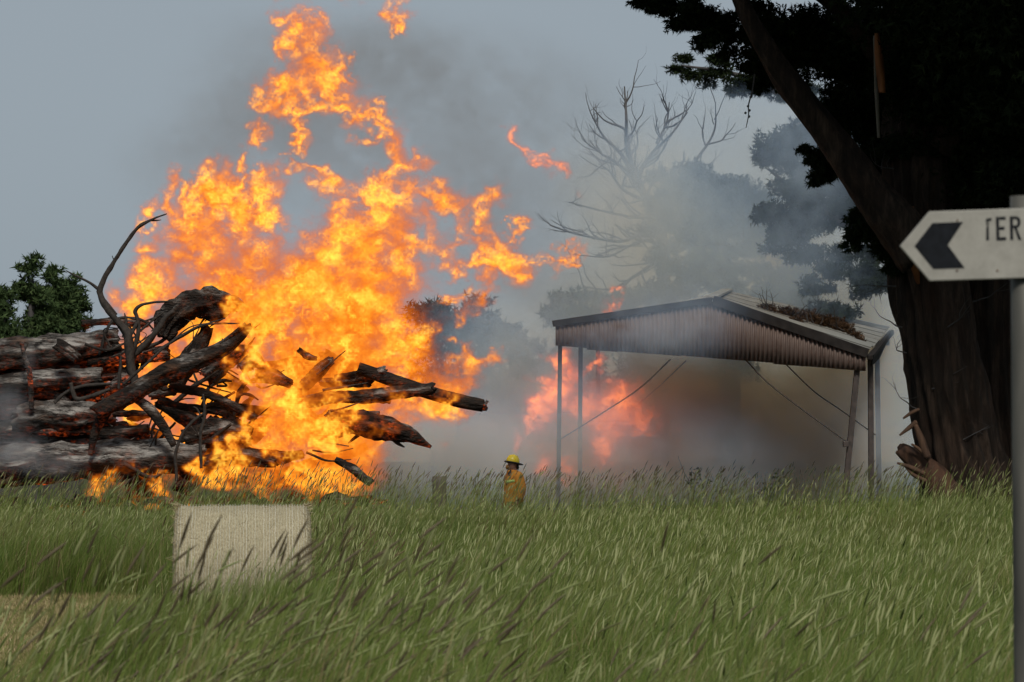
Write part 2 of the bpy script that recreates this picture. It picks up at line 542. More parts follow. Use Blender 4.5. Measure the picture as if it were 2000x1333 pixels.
# ------------------------------------------------------------------ grass
def tuft(name, nb, nh, hgt, lean, hlean, spread=0.13, hb=1.0, wid=0.0045, seed=0, dry=0.1, pale=0.0):
    r = np.random.default_rng(seed)
    V, Q, T, tint, part = [], [], [], [], []
    o = 0
    ts = np.array([0, .3, .62, .85, 1.0])
    for k in range(nb):
        b = r.normal(0, spread * 0.5, 2)
        h = hgt * r.uniform(0.45, 1.0) * hb
        az = r.uniform(0, 2 * math.pi)
        ln = np.array([lean * r.uniform(0.1, 1.7), r.normal(0, 0.16)]) + np.array([math.cos(az), math.sin(az)]) * r.uniform(0.05, 0.35)
        wd = r.uniform(0, math.pi)
        wv = np.array([math.cos(wd), math.sin(wd), 0.15])
        wmax = wid * r.uniform(0.7, 1.5)
        z = h * (ts - 0.35 * np.hypot(*ln) * ts ** 2.2)
        xy = b[None] + ln[None] * (h * ts ** 2)[:, None] * 0.8
        c = np.concatenate([xy, z[:, None]], 1)
        ww = wmax * np.array([0.7, 1.0, 0.85, 0.5, 0.0])
        L_ = c - wv * ww[:, None]
        R_ = c + wv * ww[:, None]
        V += [L_, R_[:-1]]
        for i in range(3):
            Q.append([o + i, o + i + 1, o + 5 + i + 1, o + 5 + i])
        T.append([o + 3, o + 4, o + 5 + 3])
        tn = r.uniform(0, 0.8) if r.random() > dry else r.uniform(0.85, 1)
        tint += [tn] * 9
        part += [0] * 9
        o += 9
    for k in range(nh):
        b = r.normal(0, spread * 0.4, 2)
        h = hgt * r.uniform(0.85, 1.25)
        ln = np.array([hlean * r.uniform(0.3, 1.7), r.normal(0, 0.18)])
        hl = r.uniform(0.07, 0.13)
        tt = np.concatenate([ts[:-1] * (1 - hl / h), [1 - hl / h, 1 - hl / h * 0.75, 1 - hl / h * 0.4, 1 - hl / h * 0.12, 1]])
        tt = np.unique(np.concatenate([ts[:4] * (1 - hl / h), [1 - hl / h]]))
        hh = np.linspace(1 - hl / h, 1, 5)

        def pt(t):
            return np.stack([b[0] + ln[0] * h * t ** 2.6 * 0.8, b[1] + ln[1] * h * t ** 2 * 0.8, h * (t - 0.3 * np.hypot(*ln) * t ** 2.6)], -1)
        c = pt(tt)
        n = len(c)
        wv = np.array([1, 0.4, 0]) * 0.0016
        V += [c - wv, c + wv]
        for i in range(n - 1):
            Q.append([o + i, o + i + 1, o + n + i + 1, o + n + i])
        tint += [r.uniform(0.5, 0.95)] * (2 * n)
        part += [0] * (2 * n)
        o += 2 * n
        c = pt(hh)
        d = c[-1] - c[0]
        d /= np.linalg.norm(d)
        u = np.cross(d, [0, 1, 0.2])
        u /= np.linalg.norm(u)
        v = np.cross(d, u)
        rr = r.uniform(0.0034, 0.0056) * np.array([0.45, 1.0, 1.0, 0.75, 0.1])
        for i in range(5):
            for j in range(5):
                a = 2 * math.pi * j / 5
                V.append((c[i] + (u * math.cos(a) + v * math.sin(a)) * rr[i])[None])
        for i in range(4):
            for j in range(5):
                Q.append([o + i * 5 + j, o + i * 5 + (j + 1) % 5, o + i * 5 + 5 + (j + 1) % 5, o + i * 5 + 5 + j])
        tint += [r.uniform(pale, 1)] * 25
        part += [1] * 25
        o += 25
    me = mesh_np(name, np.concatenate(V), [np.array(Q).reshape(-1, 4), np.array(T).reshape(-1, 3)], {'tint': tint, 'part': part})
    me.materials.append(MAT['grass'])
    return bpy.data.objects.new(name, me)


def scatter(name, protos, pts, idx, rotz, tilt, scale):
    """One stuff object: tufts set on points by geometry nodes."""
    col = bpy.data.collections.new(name + '_tufts')
    for o in protos:
        col.objects.link(o)
    me = bpy.data.meshes.new(name)
    me.vertices.add(len(pts))
    me.vertices.foreach_set('co', np.asarray(pts, np.float32).ravel())
    a = me.attributes.new('idx', 'INT', 'POINT')
    a.data.foreach_set('value', np.asarray(idx, np.int32))
    a = me.attributes.new('rot', 'FLOAT_VECTOR', 'POINT')
    a.data.foreach_set('vector', np.stack([np.zeros_like(rotz), tilt, rotz], -1).astype(np.float32).ravel())
    a = me.attributes.new('scl', 'FLOAT', 'POINT')
    a.data.foreach_set('value', np.asarray(scale, np.float32))
    me.materials.append(MAT['grass'])
    ob = bpy.data.objects.new(name, me)
    C.objects.link(ob)
    nt = bpy.data.node_groups.new(name, 'GeometryNodeTree')
    nt.interface.new_socket('Geometry', in_out='INPUT', socket_type='NodeSocketGeometry')
    nt.interface.new_socket('Geometry', in_out='OUTPUT', socket_type='NodeSocketGeometry')
    gi, go = nt.nodes.new('NodeGroupInput'), nt.nodes.new('NodeGroupOutput')
    ci = nt.nodes.new('GeometryNodeCollectionInfo')
    ci.inputs['Collection'].default_value = col
    ci.inputs['Separate Children'].default_value = True
    ci.inputs['Reset Children'].default_value = True
    ip = nt.nodes.new('GeometryNodeInstanceOnPoints')
    ip.inputs['Pick Instance'].default_value = True

    def na(n, t):
        q = nt.nodes.new('GeometryNodeInputNamedAttribute')
        q.data_type = t
        q.inputs['Name'].default_value = n
        return q.outputs[0]
    nt.links.new(gi.outputs[0], ip.inputs['Points'])
    nt.links.new(ci.outputs[0], ip.inputs['Instance'])
    nt.links.new(na('idx', 'INT'), ip.inputs['Instance Index'])
    er = nt.nodes.new('FunctionNodeEulerToRotation')
    nt.links.new(na('rot', 'FLOAT_VECTOR'), er.inputs[0])
    nt.links.new(er.outputs[0], ip.inputs['Rotation'])
    nt.links.new(na('scl', 'FLOAT'), ip.inputs['Scale'])
    nt.links.new(ip.outputs[0], go.inputs[0])
    ob.modifiers.new('tufts', 'NODES').node_group = nt
    return ob


def field_noise(x, y, s=1.0):
    return (np.sin(x * 1.1 * s + 1.7 * np.sin(y * 0.53 * s)) + np.sin(y * 0.83 * s + 1.1 * np.sin(x * 0.71 * s + 2)) + 0.7 * np.sin(x * 2.7 * s + y * 1.9 * s)) / 2.7


def strew(n, y0, y1, pad=1.2):
    """Random points over the part of the field the camera sees, between two distances."""
    y = np.sqrt(rng.uniform(y0 ** 2, y1 ** 2, n * 2))
    x = rng.uniform(-1, 1, n * 2) * (0.187 * y1 + pad)
    k = np.abs(x) < 0.187 * y + pad
    return x[k][:n], y[k][:n]


# tall grass: leaning in the wind in the open, more upright along the crest
lean_p = [tuft('tuft_leaning', 60, [1, 0, 1, 1, 0, 1, 0, 1][i], 0.82, 0.32, 0.42, seed=i, dry=0.13, wid=.0015, pale=.4) for i in range(8)]
up_p = [tuft('tuft_upright', 38, [0, 1, 2, 1, 3, 2][i], 0.66, 0.20, 0.24, seed=20 + i, dry=0.10, wid=0.0026, pale=.25) for i in range(6)]
x, y = strew(60000, 8.6, 45.5)
keep = rng.random(len(x)) > mown(x, y)
keep &= (rng.random(len(x)) < np.where(y < 22, 1.0, 0.85))
keep &= ~((rng.random(len(x)) < 0.5 * sstep(-.6, -1.2, x)) & (y < 17))
# none inside the bale, the trunk and the post
keep &= ~((np.abs(x + 2.42) < 0.75) & (np.abs(y - 25.6) < 0.75))
keep &= ~((np.abs(x + 1.125) < .2) & (y > 40.5) & (y < 44.5))
keep &= ~(((x - 6.6) ** 2 + (y - 42.2) ** 2) < 0.75 ** 2)
x, y = x[keep], y[keep]
xb, yb = rng.uniform(-3.6, -1.5, 1500), rng.uniform(21.5, 24.9, 1500)
kb = rng.random(1500) < sstep(-3.9, -2.9, xb)
x, y = np.concatenate([x, xb[kb]]), np.concatenate([y, yb[kb]])
fn = field_noise(x, y)
upmask = rng.random(len(x)) < sstep(33, 40, y) * np.where(x < 2.5, 0.95, 0.55) + 0.06
idx = np.where(upmask, 8 + rng.integers(0, 6, len(x)), rng.integers(0, 8, len(x)))
scl = (0.92 + 0.15 * fn + 0.09 * field_noise(x + 7, y, 2.3) + rng.normal(0, 0.12, len(x)))
scl *= 1 - 0.25 * sstep(12, 9, y) * sstep(-1.5, -2.2, x)
scl[-int(kb.sum()):] *= rng.uniform(.5, .9, int(kb.sum()))
rot = rng.normal(0, 0.75, len(x))
tg = scatter('tall_grass', lean_p + up_p, np.stack([x, y, ground_z(x, y) - 0.02], -1), idx, rot, rng.normal(0.03, 0.07, len(x)), np.clip(scl, .5, 1.4))
tag(tg, 'tall wind-bent green grass with seed heads covering the bank', 'grass', kind='stuff')

# tall seeding stems standing in front of the verge and along the crest
stem_p = [tuft('seeding_stems', 5, 4, 1.12, 0.22, 0.40, seed=50 + i, hb=0.7, dry=0.25) for i in range(5)]
stemu_p = [tuft('seeding_stems', 4, 3, 1.0, 0.12, 0.22, seed=70 + i, hb=0.7, dry=0.15) for i in range(5)]
x1 = np.concatenate([rng.uniform(-2.1, -0.1, 130), rng.normal(-1.05, 0.3, 60), rng.uniform(-1.9, 1.8, 60)])
y1 = np.concatenate([rng.uniform(8.7, 10.8, 130), rng.uniform(9, 11.2, 60), rng.uniform(8.7, 10.5, 60)])
s1 = rng.uniform(0.72, 1.12, len(x1))
x2, y2 = strew(1700, 37, 45)
s2 = rng.uniform(0.75, 1.2, len(x2))
xs, ys, ss = np.concatenate([x1, x2]), np.concatenate([y1, y2]), np.concatenate([s1, s2])
ids = np.concatenate([rng.integers(0, 5, len(x1)), 5 + rng.integers(0, 5, len(x2))])
sg = scatter('seeding_grass', stem_p + stemu_p, np.stack([xs, ys, ground_z(xs, ys)], -1), ids, rng.normal(0, .4, len(xs)), np.zeros(len(xs)), ss)
tag(sg, 'long seeding grass stems rising above the rest of the grass', 'grass', kind='stuff')

# brown dead tussocks on the bank beside the bale and at the left edge
MAT['tussock'] = mat_leaf('dead_tussock', (0.035, 0.025, 0.015), (0.075, 0.052, 0.030), (0.16, 0.12, 0.07), 0.2)
dead_p = [tuft('dead_tussock', 30, 1, 0.62, 0.25, 0.35, spread=.2, seed=110 + i, dry=0.3, wid=.0035) for i in range(4)]
for o in dead_p:
    o.data.materials.clear()
    o.data.materials.append(MAT['tussock'])
xd = np.concatenate([rng.normal(-1.6, .35, 130), rng.normal(-3.3, 1.6, 120), rng.uniform(-7.5, 7, 260)])
yd = np.concatenate([rng.uniform(25.2, 33.5, 130), rng.uniform(33, 37, 120), rng.uniform(34, 43, 260)])
dg = scatter('dead_grass', dead_p, np.stack([xd, yd, ground_z(xd, yd)], -1), rng.integers(0, 4, len(xd)), rng.normal(0, 1, len(xd)), np.zeros(len(xd)), np.concatenate([rng.uniform(.8, 1.5, 250), rng.uniform(.8, 1.25, 260)]))
tag(dg, 'brown dead tussocks standing among the green grass on the bank', 'grass', kind='stuff')

# the mown verge: short dry stubble
stub_p = [tuft('stubble', 26, 0, 0.085, 0.5, 0, spread=0.22, seed=90 + i, dry=0.95, wid=0.003) for i in range(4)]
x, y = strew(26000, 11.5, 35)
k = rng.random(len(x)) < mown(x, y)
x, y = x[k], y[k]
mg = scatter('mown_grass', stub_p, np.stack([x, y, ground_z(x, y) - 0.005], -1), rng.integers(0, 4, len(x)), rng.uniform(0, 6.28, len(x)), np.zeros(len(x)), rng.uniform(0.5, 1.3, len(x)))
tag(mg, 'short dry mown grass on the verge beside the bale', 'grass', kind='stuff')

# ------------------------------------------------------------------ foliage
def crown_np(blobs, n, size, flat=0.4, nleaf=5, seed=0, shell=0.55, droop=0.0, needle=False, slim=0.22):
    """Leaf sprays spread through ellipsoids: blobs = (centre, radii). Each spray is a fan of narrow leaves."""
    r = np.random.default_rng(seed)
    cs = np.array([tuple(b[0]) for b in blobs])
    rs = np.array([(b[1],) * 3 if not hasattr(b[1], '__len__') else tuple(b[1]) for b in blobs])
    wgt = rs.prod(1) ** 0.72
    bi = r.choice(len(blobs), n, p=wgt / wgt.sum())
    d = r.normal(size=(n, 3))
    d /= np.linalg.norm(d, axis=1)[:, None]
    # uneven outline: lumps on the radius
    lump = 1 + 0.22 * np.sin(d[:, 0] * 7 + bi * 2.1) * np.sin(d[:, 2] * 6 + bi) + 0.15 * np.sin(d[:, 1] * 9 + d[:, 2] * 8 + bi * 3.3)
    rad = (shell + (1 - shell) * r.random(n) ** 0.6) * lump
    c = cs[bi] + d * rs[bi] * rad[:, None]
    if needle:                                                        # feathery: thinning out towards the rim
        c = cs[bi] + np.clip(r.normal(size=(n, 3)), -1.7, 1.7) * rs[bi] * 0.54
    # clump: pull towards random clump centres
    m = max(6, n // 26)
    cc = c[r.integers(0, n, m)]
    near = cc[r.integers(0, m, n)]
    dist = np.linalg.norm(near - c, axis=1)
    sel = dist < rs[bi].mean(1) * 0.5
    c[sel] = c[sel] * 0.45 + near[sel] * 0.55
    out = d * (0.25 if needle else 0.7) + r.normal(size=(n, 3)) * (0.42 if needle else 0.55) + np.array([0, 0, 0.15 - droop])
    out /= np.linalg.norm(out, axis=1)[:, None]
    side = np.cross(out, r.normal(size=(n, 3)))
    side /= np.linalg.norm(side, axis=1)[:, None]
    sz = size * r.uniform(0.55, 1.35, n)
    Vs, tint = [], []
    tn = np.clip(r.normal(0.42, 0.24, n), 0, 1)
    for k in range(nleaf):
        a = (k / (nleaf - 1) - 0.5) * 2.0 if nleaf > 1 else 0
        a = a + r.normal(0, 0.2, n)
        dr = out * np.cos(a)[:, None] + side * np.sin(a)[:, None] + r.normal(0, flat * 0.4, (n, 3))
        ln = sz * r.uniform(0.6, 1.1, n)
        pr = np.cross(dr, np.cross(out, side) + r.normal(0, 0.5, (n, 3)))
        pr /= np.linalg.norm(pr, axis=1)[:, None] + 1e-9
        st = c + out * (sz * 0.15 * k / max(nleaf - 1, 1))[:, None]
        w_ = (ln * slim)[:, None]
        if needle:
            Vs.append(np.stack([st + pr * w_, st + dr * ln[:, None], st - pr * w_], 1))
        else:
            Vs.append(np.stack([st, st + dr * (ln * 0.5)[:, None] + pr * w_, st + dr * ln[:, None], st + dr * (ln * 0.5)[:, None] - pr * w_], 1))
        tint.append(np.repeat(np.clip(tn + r.normal(0, 0.08, n), 0, 1)[:, None], 3 if needle else 4, 1))
    Vv = np.concatenate(Vs).reshape(-1, 3)
    Fq = np.arange(len(Vv)).reshape(-1, 3 if needle else 4)
    return Vv, Fq, np.concatenate(tint).ravel()


def lumps(blobs, k=7, f=0.46, seed=0):
    """Break each ellipsoid into smaller lumps so the crown has clumps and gaps."""
    rr_ = random.Random(seed)
    out = []
    for c, rad_ in blobs:
        rad_ = (rad_,) * 3 if not hasattr(rad_, '__len__') else rad_
        for _ in range(k):
            d_ = Vector((rr_.gauss(0, 1), rr_.gauss(0, 1), rr_.gauss(0, 1))).normalized() * rr_.uniform(.45, 1.0)
            q = f * rr_.uniform(.6, 1.25)
            out.append((Vector(c) + Vector((d_.x * rad_[0], d_.y * rad_[1], d_.z * rad_[2])) * .95, (rad_[0] * q * 1.35, rad_[1] * q, rad_[2] * q * .6)))
    return out


def crown(name, blobs, n, size, mat, parent, **k):
    v, f, t = crown_np(blobs, n, size, **k)
    return link(name, mesh_np(name, v, [f], {'tint': t}), mat, parent, smooth=False)


def twigs_np(start, dirn, length, r0, depth, rnd, up=0.15, out=None, kids=4):
    """A limb with finer and finer side twigs."""
    out = out if out is not None else []
    d = Vector(dirn).normalized()
    pts = [Vector(start)]
    m = 5
    for i in range(m):
        d = (d + Vector((rnd.gauss(0, .22), rnd.gauss(0, .22), rnd.gauss(up, .18)))).normalized()
        pts.append(pts[-1] + d * length / m)
    out.append((pts, [r0 * (1 - 0.75 * i / m) for i in range(m + 1)]))
    if depth > 0:
        for k in range(kids):
            i = rnd.randint(1, m)
            dd = (d + Vector((rnd.gauss(0, .8), rnd.gauss(0, .6), rnd.gauss(0.1, .6)))).normalized()
            twigs_np(pts[i], dd, length * rnd.uniform(.4, .65), r0 * (1 - .75 * i / m) * .6, depth - 1, rnd, up, out, kids)
    return out


def tree(name, label, trunk_pts, trunk_r, blobs, n, size, leaf, cat='tree', group=None, seed=0, limbs=(), lump=(7, .46), **k):
    base = Vector(trunk_pts[0])
    t = empty(name, base, label, cat, group)
    tube('trunk', trunk_pts, trunk_r, MAT['deadwood'], t, n=9, rough=0.2, seed=seed)
    for lp, lr in limbs:
        tube('limb', lp, lr, MAT['deadwood'], t, n=7, rough=0.2, seed=seed + 1)
    crown('crown', lumps(blobs, lump[0], lump[1], seed), n, size, leaf, t, seed=seed, **k)
    return t


def B(px, py, Y, r, ry=None):
    rm = M(r, Y)
    return (P(px, py, Y), (rm, ry if ry else rm, rm))


# far left: dark evergreens behind the log pile
def spire(px, base, top, wdt, Y, n):
    out = []
    k = 7
    for i in range(k):
        f = i / (k - 1)
        out.append(B(px + random.uniform(-.12, .12) * wdt, base + (top - base) * f, Y, wdt * (1 - 0.68 * f) * random.uniform(.85, 1.1)))
    return out


Yb = 88
FT = 'dark evergreens behind the log pile'
for i, (px, top, wd, lab) in enumerate((
        (5, 560, 66, 'dark green evergreen at the left edge behind the stacked logs'),
        (62, 504, 60, 'tallest dark green spired evergreen behind the stacked logs'),
        (104, 515, 52, 'narrow pointed evergreen between two wider ones behind the logs'),
        (142, 540, 56, 'rounded dark evergreen nearest the flames behind the logs'))):
    b = P(px, 900, Yb + i)
    tree('evergreen_tree', lab, [(b.x, b.y, 0), P(px, 700, Yb + i), P(px, top + 40, Yb + i)], [0.3, 0.2, 0.05],
         spire(px, 740, top + 16, wd, Yb + i, 0), 9000, 0.17, MAT['bush'], 'tree', FT, seed=i + 3, nleaf=5, slim=0.16, needle=True, lump=(6, .62))

# bushes seen through the smoke behind the fire and the shed
tree('hazy_bush', 'dark rounded bush in bluish smoke right of the big flames', [P(905, 905, 74), P(905, 760, 74)], [0.25, 0.1],
     [B(850, 640, 74, 55), B(900, 640, 74, 62), B(960, 655, 75, 60), B(1010, 680, 75, 45), B(880, 740, 75, 90), B(980, 760, 75, 90), B(930, 850, 75, 100)], 11000, 0.17, MAT['grey_bush'], 'bush', seed=11, needle=True, slim=.14)
tree('hazy_tree', 'green tree fading into smoke behind the left end of the shed roof', [P(1170, 905, 88), P(1170, 700, 88)], [0.3, 0.1],
     [B(1110, 620, 88, 48), B(1170, 600, 88, 50), B(1230, 595, 88, 40), B(1150, 680, 88, 80), B(1230, 690, 88, 70), B(1170, 800, 88, 100)], 10000, 0.20, MAT['bush'], 'tree', seed=12, needle=True, slim=.14)

# the bare dead tree in the smoke
YD = 76
dt = empty('dead_tree', P(1290, 905, YD), 'bare dead tree with spreading branches standing in the smoke', 'tree')
tube('trunk', [P(1292, 910, YD), P(1290, 700, YD), P(1296, 520, YD), P(1285, 430, YD), P(1262, 392, YD)], [M(17, YD), M(15, YD), M(13, YD), M(12, YD), M(10, YD)], MAT['deadwood'], dt, n=9, rough=0.2)
rnd = random.Random(5)
limbs = [
    ([(1262, 395), (1240, 345), (1228, 290), (1222, 235), (1220, 170)], 10),
    ([(1245, 360), (1215, 305), (1185, 270), (1160, 230)], 7),
    ([(1262, 392), (1252, 345), (1275, 300), (1310, 262), (1340, 220)], 8),
    ([(1285, 280), (1300, 240), (1310, 200)], 5),
    ([(1235, 340), (1195, 310), (1175, 300), (1150, 275)], 5),
    ([(1262, 395), (1215, 370), (1190, 335), (1165, 320)], 6),
    ([(1296, 470), (1262, 455), (1225, 470), (1185, 470), (1120, 455), (1075, 440)], 8),
    ([(1296, 490), (1270, 470), (1230, 480), (1190, 500), (1160, 500)], 7),
    ([(1290, 440), (1275, 425), (1240, 425), (1170, 410), (1110, 395)], 6),
    ([(1298, 500), (1240, 540), (1190, 565), (1140, 560)], 6),
    ([(1290, 430), (1350, 330), (1390, 260), (1400, 200)], 6),
]
for li, (pl, r) in enumerate(limbs):
    pts = [P(a + rnd.uniform(-4, 4), b, YD + rnd.uniform(-.1, .1) + 0.5 * k * rnd.uniform(-1, 1)) for k, (a, b) in enumerate(pl)]
    rr = [M(r * (1 - 0.8 * k / (len(pl) - 1)), YD) for k in range(len(pl))]
    parts = [tube_np(pts, [q * .72 for q in rr], n=6, rough=0.25, seed=li)]
    for k in range(1, len(pts)):
        for q in range(3):
            base = pts[k - 1].lerp(pts[k], rnd.random())
            d = (pts[k] - pts[k - 1]).normalized() + Vector((rnd.gauss(0, .7), rnd.gauss(0, .5), rnd.gauss(.1, .6)))
            for a, b in twigs_np(base, d, rnd.uniform(.5, 1.3), rr[k - 1] * .45, 1, rnd, kids=3):
                parts.append(tube_np(a, b, n=4))
    v, f = join_np(parts)
    link('branch', mesh_np('branch', v, f), MAT['deadwood'], dt)

# macrocarpa trees standing further back, half lost in smoke
Yc = 73
tree('hazy_cypress', 'cypress with a domed dark crown half lost in blue smoke behind the shed', [P(1420, 905, Yc), P(1425, 650, Yc), P(1400, 420, Yc)], [0.36, 0.28, 0.12],
     [B(1310, 375, Yc, 42), B(1350, 380, Yc, 60), B(1410, 390, Yc, 75), B(1460, 420, Yc, 70), B(1380, 470, Yc, 60), B(1500, 500, Yc, 60), B(1420, 530, Yc, 55), B(1350, 560, Yc, 40), B(1500, 590, Yc, 60), B(1440, 640, Yc, 70), B(1300, 420, Yc, 45), B(1295, 500, Yc, 38), B(1300, 570, Yc, 45), B(1290, 640, Yc, 50), B(1300, 730, Yc, 60), B(1340, 440, Yc, 60), B(1470, 470, Yc, 60), B(1400, 600, Yc, 60), B(1540, 560, Yc, 60), B(1420, 700, Yc, 70)], 30000, 0.13, MAT['cypress'], 'tree', seed=21, droop=0.35, nleaf=6, needle=True, slim=.12)
Yd = 65
tree('smoky_cypress', 'dark cypress in blue smoke directly behind the big trunk and limb', [P(1830, 905, Yd), P(1800, 650, Yd), P(1710, 420, Yd), P(1600, 220, Yd)], [0.17, 0.15, 0.12, 0.06],
     [B(1340, 130, Yd, 26), B(1390, 135, Yd, 34), B(1440, 150, Yd, 34), B(1500, 170, Yd, 42), B(1560, 200, Yd, 50), B(1540, 300, Yd, 55), B(1620, 280, Yd, 70), B(1690, 250, Yd, 70),
      B(1500, 310, Yd, 24), B(1560, 390, Yd, 55), B(1620, 420, Yd, 60), B(1690, 400, Yd, 60), B(1560, 480, Yd, 48), B(1640, 510, Yd, 48), B(1710, 480, Yd, 40), B(1600, 560, Yd, 30), B(1640, 610, Yd, 45), B(1680, 560, Yd, 45), B(1640, 680, Yd, 50), B(1720, 540, Yd, 45), B(1530, 430, Yd, 40), B(1590, 350, Yd, 50), B(1640, 350, Yd, 50), B(1500, 420, Yd, 30), B(1500, 480, Yd, 26)], 36000, 0.115, MAT['cypress'], 'tree', seed=22, droop=0.3, nleaf=6, needle=True, slim=.12,
     limbs=[([P(1660, 330, Yd), P(1570, 215, Yd), P(1450, 150, Yd), P(1330, 128, Yd)], [0.14, 0.1, 0.06, 0.02]), ([P(1725, 470, Yd), P(1600, 410, Yd), P(1500, 330, Yd)], [0.12, 0.08, 0.03])])

# ------------------------------------------------------------------ the great cypress at the right
YT = 42.0
bt = empty('cypress_tree', P(1880, 985, YT), 'huge dark cypress with a leaning trunk and low limb behind the road sign', 'tree')


def px_tube(name, pl, mat, parent, Y, dy=None, **k):
    pts = [P(a, b, Y + (dy[i] if dy else 0)) for i, (a, b, r) in enumerate(pl)]
    return tube(name, pts, [M(r, Y) for a, b, r in pl], mat, parent, **k)


px_tube('trunk', [(1905, 1060, 120), (1890, 960, 92), (1862, 830, 72), (1838, 700, 70), (1818, 560, 72), (1806, 430, 74), (1800, 250, 70), (1805, 60, 62), (1815, -300, 45)], MAT['bark'], bt, YT, n=84, rough=0.2, freq=3, flute=0.16, nfl=19, seed=2.0, step=0.09)
px_tube('trunk', [(1990, 1060, 110), (1972, 960, 85), (1945, 830, 68), (1935, 650, 64), (1945, 450, 66), (1960, 200, 60), (1985, -300, 45)], MAT['bark'], bt, YT + 0.9, n=72, rough=0.2, freq=3, flute=0.16, nfl=17, seed=5.0, step=0.1)
px_tube('limb', [(1800, 500, 50), (1755, 440, 45), (1700, 372, 36), (1650, 305, 31), (1600, 240, 28), (1550, 175, 26), (1505, 110, 22), (1465, 40, 18), (1430, -40, 14), (1390, -140, 8)], MAT['bark'], bt, YT - 0.9, n=22, rough=0.2, freq=3, flute=0.08, seed=7.0)
px_tube('limb', [(1830, 300, 34), (1900, 180, 30), (1990, 60, 26), (2100, -60, 20)], MAT['bark'], bt, YT - 0.4, n=14, rough=0.2, seed=8.0)
px_tube('limb', [(1790, 200, 26), (1700, 90, 22), (1610, -10, 18), (1480, -80, 12)], MAT['bark'], bt, YT + 0.6, n=14, rough=0.2, seed=9.0)
# torn wood on the trunk
px_tube('torn_wood', [(1776, 405, 10), (1778, 440, 20), (1782, 480, 22), (1790, 530, 16), (1798, 560, 5)], MAT['torn'], bt, YT - 0.42, n=10, rough=0.35, seed=1.0)
px_tube('torn_wood', [(1712, 65, 4), (1716, 100, 8), (1719, 140, 8), (1723, 182, 6)], MAT['torn'], bt, YT - 1.4, n=8, rough=0.25, seed=3.0)
px_tube('torn_wood', [(1708, 70, 3), (1712, 180, 4), (1716, 270, 3)], MAT['oldwood'], bt, YT - 1.38, n=6, rough=0.25, seed=4.0)
# the broken stub and its splinters at the foot
MAT['stub'] = simple('split_brown_wood', (0.02, 0.011, 0.008), (0.085, 0.042, 0.024), 9, 0.9, stretch=(1, 1, .2), bump=.8, dist=.04)
st = px_tube('broken_limb', [(1757, 876, 13), (1790, 902, 19), (1825, 935, 26), (1855, 985, 38)], MAT['stub'], bt, YT - 0.5, n=16, rough=0.4, flute=0.14, seed=4.0, cap=1.4)
for pl in ([(1757, 851, 2), (1776, 836, 5), (1790, 824, 5)], [(1764, 818, 2), (1782, 806, 4), (1796, 800, 3)], [(1788, 830, 5), (1800, 862, 8), (1812, 895, 8)], [(1752, 905, 2), (1775, 912, 5), (1805, 925, 5)],
           [(1768, 912, 2), (1784, 928, 4), (1808, 940, 5)], [(1780, 868, 2), (1798, 880, 4), (1815, 900, 4)]):
    px_tube('splinter', pl, MAT['splinter'], bt, YT - 0.75, n=5, rough=0.3, seed=pl[0][0])
# dead twigs on the trunk
rnd = random.Random(12)
parts = []
for a, b, dx in ((1762, 640, -1), (1770, 690, -1), (1750, 560, -1), (1850, 640, 1), (1900, 590, 1), (1745, 330, -1), (1880, 860, 1), (1795, 800, -1), (1730, 360, -1), (1820, 760, 1)):
    for p, r in twigs_np(P(a, b, YT - 0.5), (dx, -0.4, rnd.uniform(-.5, .6)), rnd.uniform(.3, .7), 0.012, 1, rnd, 0.05, kids=3):
        parts.append(tube_np(p, r, n=4))
v, f = join_np(parts)
link('dead_twigs', mesh_np('dead_twigs', v, f), MAT['deadwood'], bt)['kind'] = 'stuff'
# the cone-bearing twig hanging from the limb
px_tube('hanging_twig', [(1474, 145, 1.8), (1470, 175, 1.6), (1462, 205, 1.4), (1462, 225, 1.2), (1457, 250, .8)], MAT['deadwood'], bt, YT - 0.3, n=5)
bm = bmesh.new()
for a, b in ((1468, 183), (1466, 190), (1461, 208), (1464, 216), (1456, 221), (1463, 228)):
    p = P(a, b, YT - 0.3)
    bmesh.ops.create_icosphere(bm, subdivisions=1, radius=0.022, matrix=Matrix.Translation(p))
from_bm('cones', bm, MAT['deadwood'], bt, True)['kind'] = 'stuff'
bl = []
for q in ((1250, 2, 20), (1300, 12, 34), (1350, 30, 42), (1380, 75, 26), (1420, 60, 60), (1500, 60, 80), (1480, 120, 36), (1600, 90, 100), (1690, 150, 110), (1640, 210, 60), (1740, 250, 90), (1800, 120, 150),
          (1850, 280, 120), (1900, 120, 160), (1960, 250, 150), (1975, 370, 90), (1600, 320, 30), (1605, 345, 22), (1585, 300, 26), (1690, 330, 50), (1760, 350, 70), (1720, 420, 46), (1690, 440, 34), (1665, 468, 24), (1735, 480, 36), (1745, 515, 22),
          (1880, 370, 90), (1500, 155, 20), (1475, 165, 18), (1345, 20, 36), (1280, 4, 24)):
    bl.append(B(q[0], q[1], YT + (1.1 if 1380 < q[0] < 1780 and q[1] < 400 else 0) + random.uniform(-.3, .3), q[2], M(q[2], YT) * 0.9 + 0.2))
bl += [B(1400, -120, YT, 170), B(1650, -200, YT, 260), B(1950, -150, YT, 300), B(2250, 0, YT, 300), B(2200, 300, YT, 220), B(1900, -260, YT - 5, 260), B(1700, -330, YT - 4, 220), B(1900, -500, YT, 300), B(1850, -50, YT - 2.5, 240), B(1700, 60, YT + 2.5, 150), B(1900, 200, YT + 2.5, 180), B(2000, 100, YT - 2.5, 220)]
crown('crown', lumps(bl[:31], 10, .38, 5) + [(c_, (a_ * .6, b_ * .6, d_ * .6)) for c_, (a_, b_, d_) in bl[:31]], 115000, 0.078, MAT['cypress'], bt, seed=31, nleaf=5, droop=0.55, shell=0.15, slim=0.15, needle=True)
